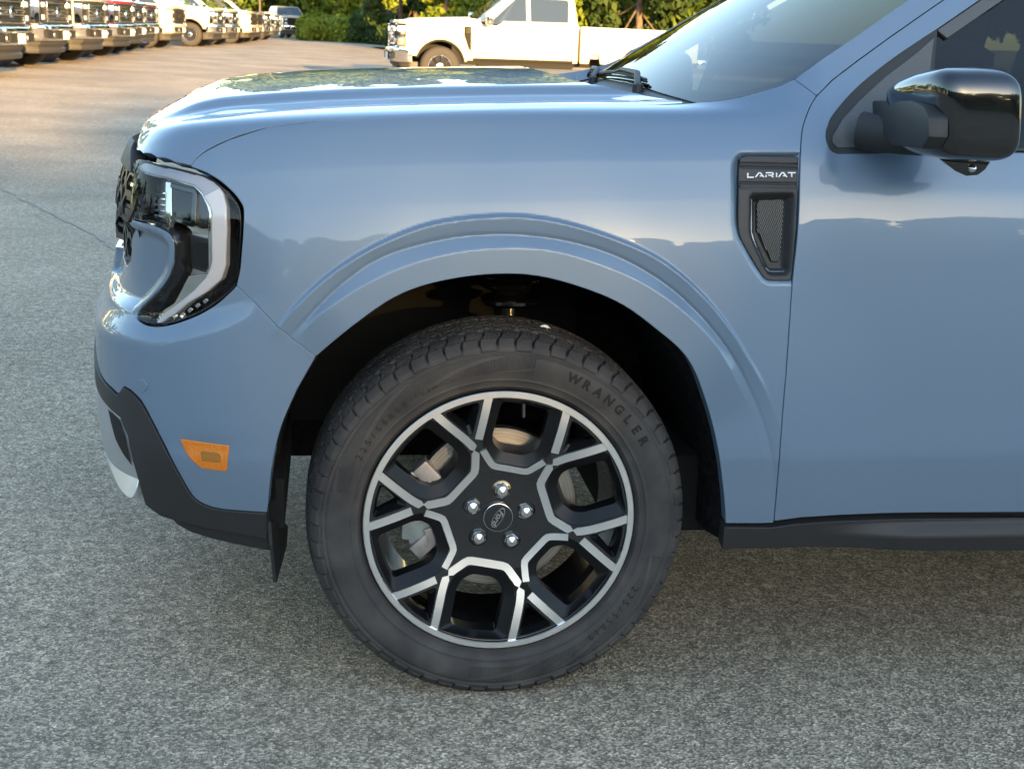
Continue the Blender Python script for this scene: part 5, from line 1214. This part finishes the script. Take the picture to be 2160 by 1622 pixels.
# nearer planting behind the white pickup
for px, d, key, sc, lab in ((1255, 50, 'maple', .75, 'bright yellow green tree on a thin trunk behind the white truck bed'), (1345, 47, 'holly', .85, 'dense mid green tree to the right behind the white truck bed'), (1440, 50, 'oak', .6, 'green tree at the far end behind the white truck bed'), (1195, 56, 'oak', .7, 'shaded green tree just behind the white cab'), (935, 60, 'maple', .62, 'sunlit yellow green bushy tree over the white truck hood'), (845, 66, 'holly', .75, 'dark evergreen tree left of the white truck nose'), (1060, 62, 'pine', .8, 'pine tree hidden behind the white cab')):
    p = gplace(px, d); tree(key, p[0], p[1], sc, lab, 'trees just behind the white truck')
for i, (px, d) in enumerate(((742, 84), (772, 86), (705, 88))):
    p = gplace(px, d); tree('myrtle', p[0], p[1], .95, ('many stemmed tree in the bed behind the hedge, left one', 'many stemmed tree behind the hedge, nearest the white truck', 'many stemmed tree behind the service truck')[i], 'small trees in the planting bed')
# clipped hedge shrubs along the kerb
hm = leaf_mesh('shrub_leaves', 5000, [(random.uniform(-.7, .7), random.uniform(-.5, .5), random.uniform(.3, .75), .5, .45, .42) for _ in range(14)], .09, 21, 'leaf_light')
hd = leaf_mesh('shrub_leaves', 5000, [(random.uniform(-.7, .7), random.uniform(-.5, .5), random.uniform(.3, .9), .5, .45, .42) for _ in range(14)], .09, 22, 'leaf_dark')
for i, (px, d, dk) in enumerate(((668, 80, 0), (690, 80, 0), (714, 79.5, 0), (738, 79, 0), (762, 78.5, 0), (786, 78, 1), (808, 77, 1), (832, 76, 1))):
    p = gplace(px, d); s_ = bpy.data.objects.new('hedge_shrub', hd if dk else hm); s_.location = (p[0], p[1], 0); s_.scale = (1.25, 1.25, 1.55); s_.rotation_euler = (0, 0, random.random()*6); link(s_)
    tag(s_, ('yellow green hedge shrub right beside the service truck', 'rounded hedge shrub, second from the service truck', 'rounded sunlit hedge shrub, third from the service truck', 'rounded sunlit hedge shrub in the middle of the hedge', 'sunlit hedge shrub, last light one before the dark shrubs', 'dark shrub beside the last light one of the hedge', 'dark shrub in the middle of the three dark ones', 'dark shrub nearest the nose of the white truck')[i], 'shrub', 'hedge shrubs along the kerb')
def ground_poly(name, pts, z0, z1, m, kind='structure'):
    mb = MB(); mb.prism([tuple(p[:2]) for p in pts], 'Z', z0, z1); o = mb.build(name, m, None, bevel=.02 if z1 > .1 else None); tag(o, kind=kind); return o
far = [gplace(560, 84), gplace(700, 75.5), gplace(840, 68), gplace(1000, 52), gplace(1500, 41), gplace(2100, 36)]
back = [p+np.array([0, 90, 0]) for p in far]
ground_poly('planting_bed', [p+np.array([0, .18, 0]) for p in far]+back[::-1], -.05, .10, 'mulch')
k_in = [p+np.array([0, .2, 0]) for p in far]
ground_poly('kerb', far+k_in[::-1], -.05, .14, 'kerb_concrete')
a = gplace(372, 50.5); b = gplace(432, 52.0); e = np.array([-math.cos(R_HEAD), -math.sin(R_HEAD), 0])*4.5
isl = [a, b, b+e+[.3, .6, 0], a+e]
ground_poly('kerb_island', isl, -.05, .15, 'kerb_concrete')
# slim poles
mat('pole_metal', (.10, .075, .06), rough=.7)
for px, d, lab in ((549, 88, 'thin dark lamp post at the edge of the wood'),):
    p = gplace(px, d); mb = MB(); mb.lathe([(.11, 0), (.10, .3), (.07, .4), (.06, 7.5), (0, 7.52)], axis='Z', n=12); o = mb.build('lamp_post', 'pole_metal', None, smooth=50, loc=(p[0], p[1], 0)); tag(o, lab, 'lamp post')
# the belt of trees behind the photographer, which shades the near lot and mirrors in the paint
for i in range(26):
    az = -60+i*5.2+random.uniform(-1, 1); d = 60+random.uniform(-3, 5); key = ('oak', 'holly', 'oak', 'maple', 'oak', 'holly', 'oak')[i % 7]
    sc = {'oak': 1.15, 'holly': 1.85, 'maple': 1.4}[key]*random.uniform(.94, 1.06)
    tree(key, CP[0]+math.sin(rad(az))*d, CP[1]-math.cos(rad(az))*d, sc, names[key]+' in the belt behind the photographer', 'trees behind the photographer')
for i in range(20):
    az = -50+i*5.2; d = 72+random.uniform(-3, 3); key = ('holly', 'oak')[i % 2]
    tree(key, CP[0]+math.sin(rad(az))*d, CP[1]-math.cos(rad(az))*d, {'holly': 1.9, 'oak': 1.2}[key]*random.uniform(.94, 1.08), names[key]+' in the belt behind the photographer', 'trees behind the photographer')
bk = MB(); seg_ = [(CP[0]+math.sin(rad(a))*57, CP[1]-math.cos(rad(a))*57) for a in np.linspace(-64, 76, 29)]  # added unseen bank: blocks the glow under the crowns in the paint reflections
for k, (x, y) in enumerate(seg_):
    u_ = Vector((x-CP[0], y-CP[1], 0)).normalized(); h_ = 4.2+.5*math.sin(k*1.7)
    bk.add([(x, y, -.1), (x+u_.x*5, y+u_.y*5, h_), (x+u_.x*30, y+u_.y*30, h_+.4), (x+u_.x*34, y+u_.y*34, -.1)], [])
bk.f = [(k*4+j, k*4+j+1, (k+1)*4+j+1, (k+1)*4+j) for k in range(28) for j in range(3)]; bk.m = [0]*len(bk.f)
mat('blocker_green', (.05, .07, .02), rough=1, noise=(.8, .6, 1.5), bump=(6, .08)); tag(bk.build('blocker_bank', 'blocker_green', smooth=60), kind='structure')
for o in list(bpy.data.objects):
    if o.get('group') == 'trees behind the photographer': o.location.z = -.6
# woods on the far side of the row, seen mirrored in the bonnet and nose
for i in range(22):
    az = -14-i*4.6; d = 92+random.uniform(-5, 6)-(i*1.2); key = ('oak', 'holly', 'oak', 'pine', 'maple')[i % 5]
    tree(key, CP[0]+math.sin(rad(az))*d, CP[1]+math.cos(rad(az))*d, {'oak': 1.15, 'holly': 1.7, 'maple': 1.3, 'pine': 1.0}[key]*random.uniform(.92, 1.08), names[key]+' beyond the row of pickups on the left', 'trees beyond the row of pickups')
for i in range(8):
    az = 28+i*6; d = 60+random.uniform(-4, 4); key = ('oak', 'holly', 'maple')[i % 3]
    tree(key, CP[0]+math.sin(rad(az))*d, CP[1]+math.cos(rad(az))*d, {'oak': 1.05, 'holly': 1.5, 'maple': 1.2}[key], names[key]+' to the right beyond the near pickup', 'trees to the right of the lot')
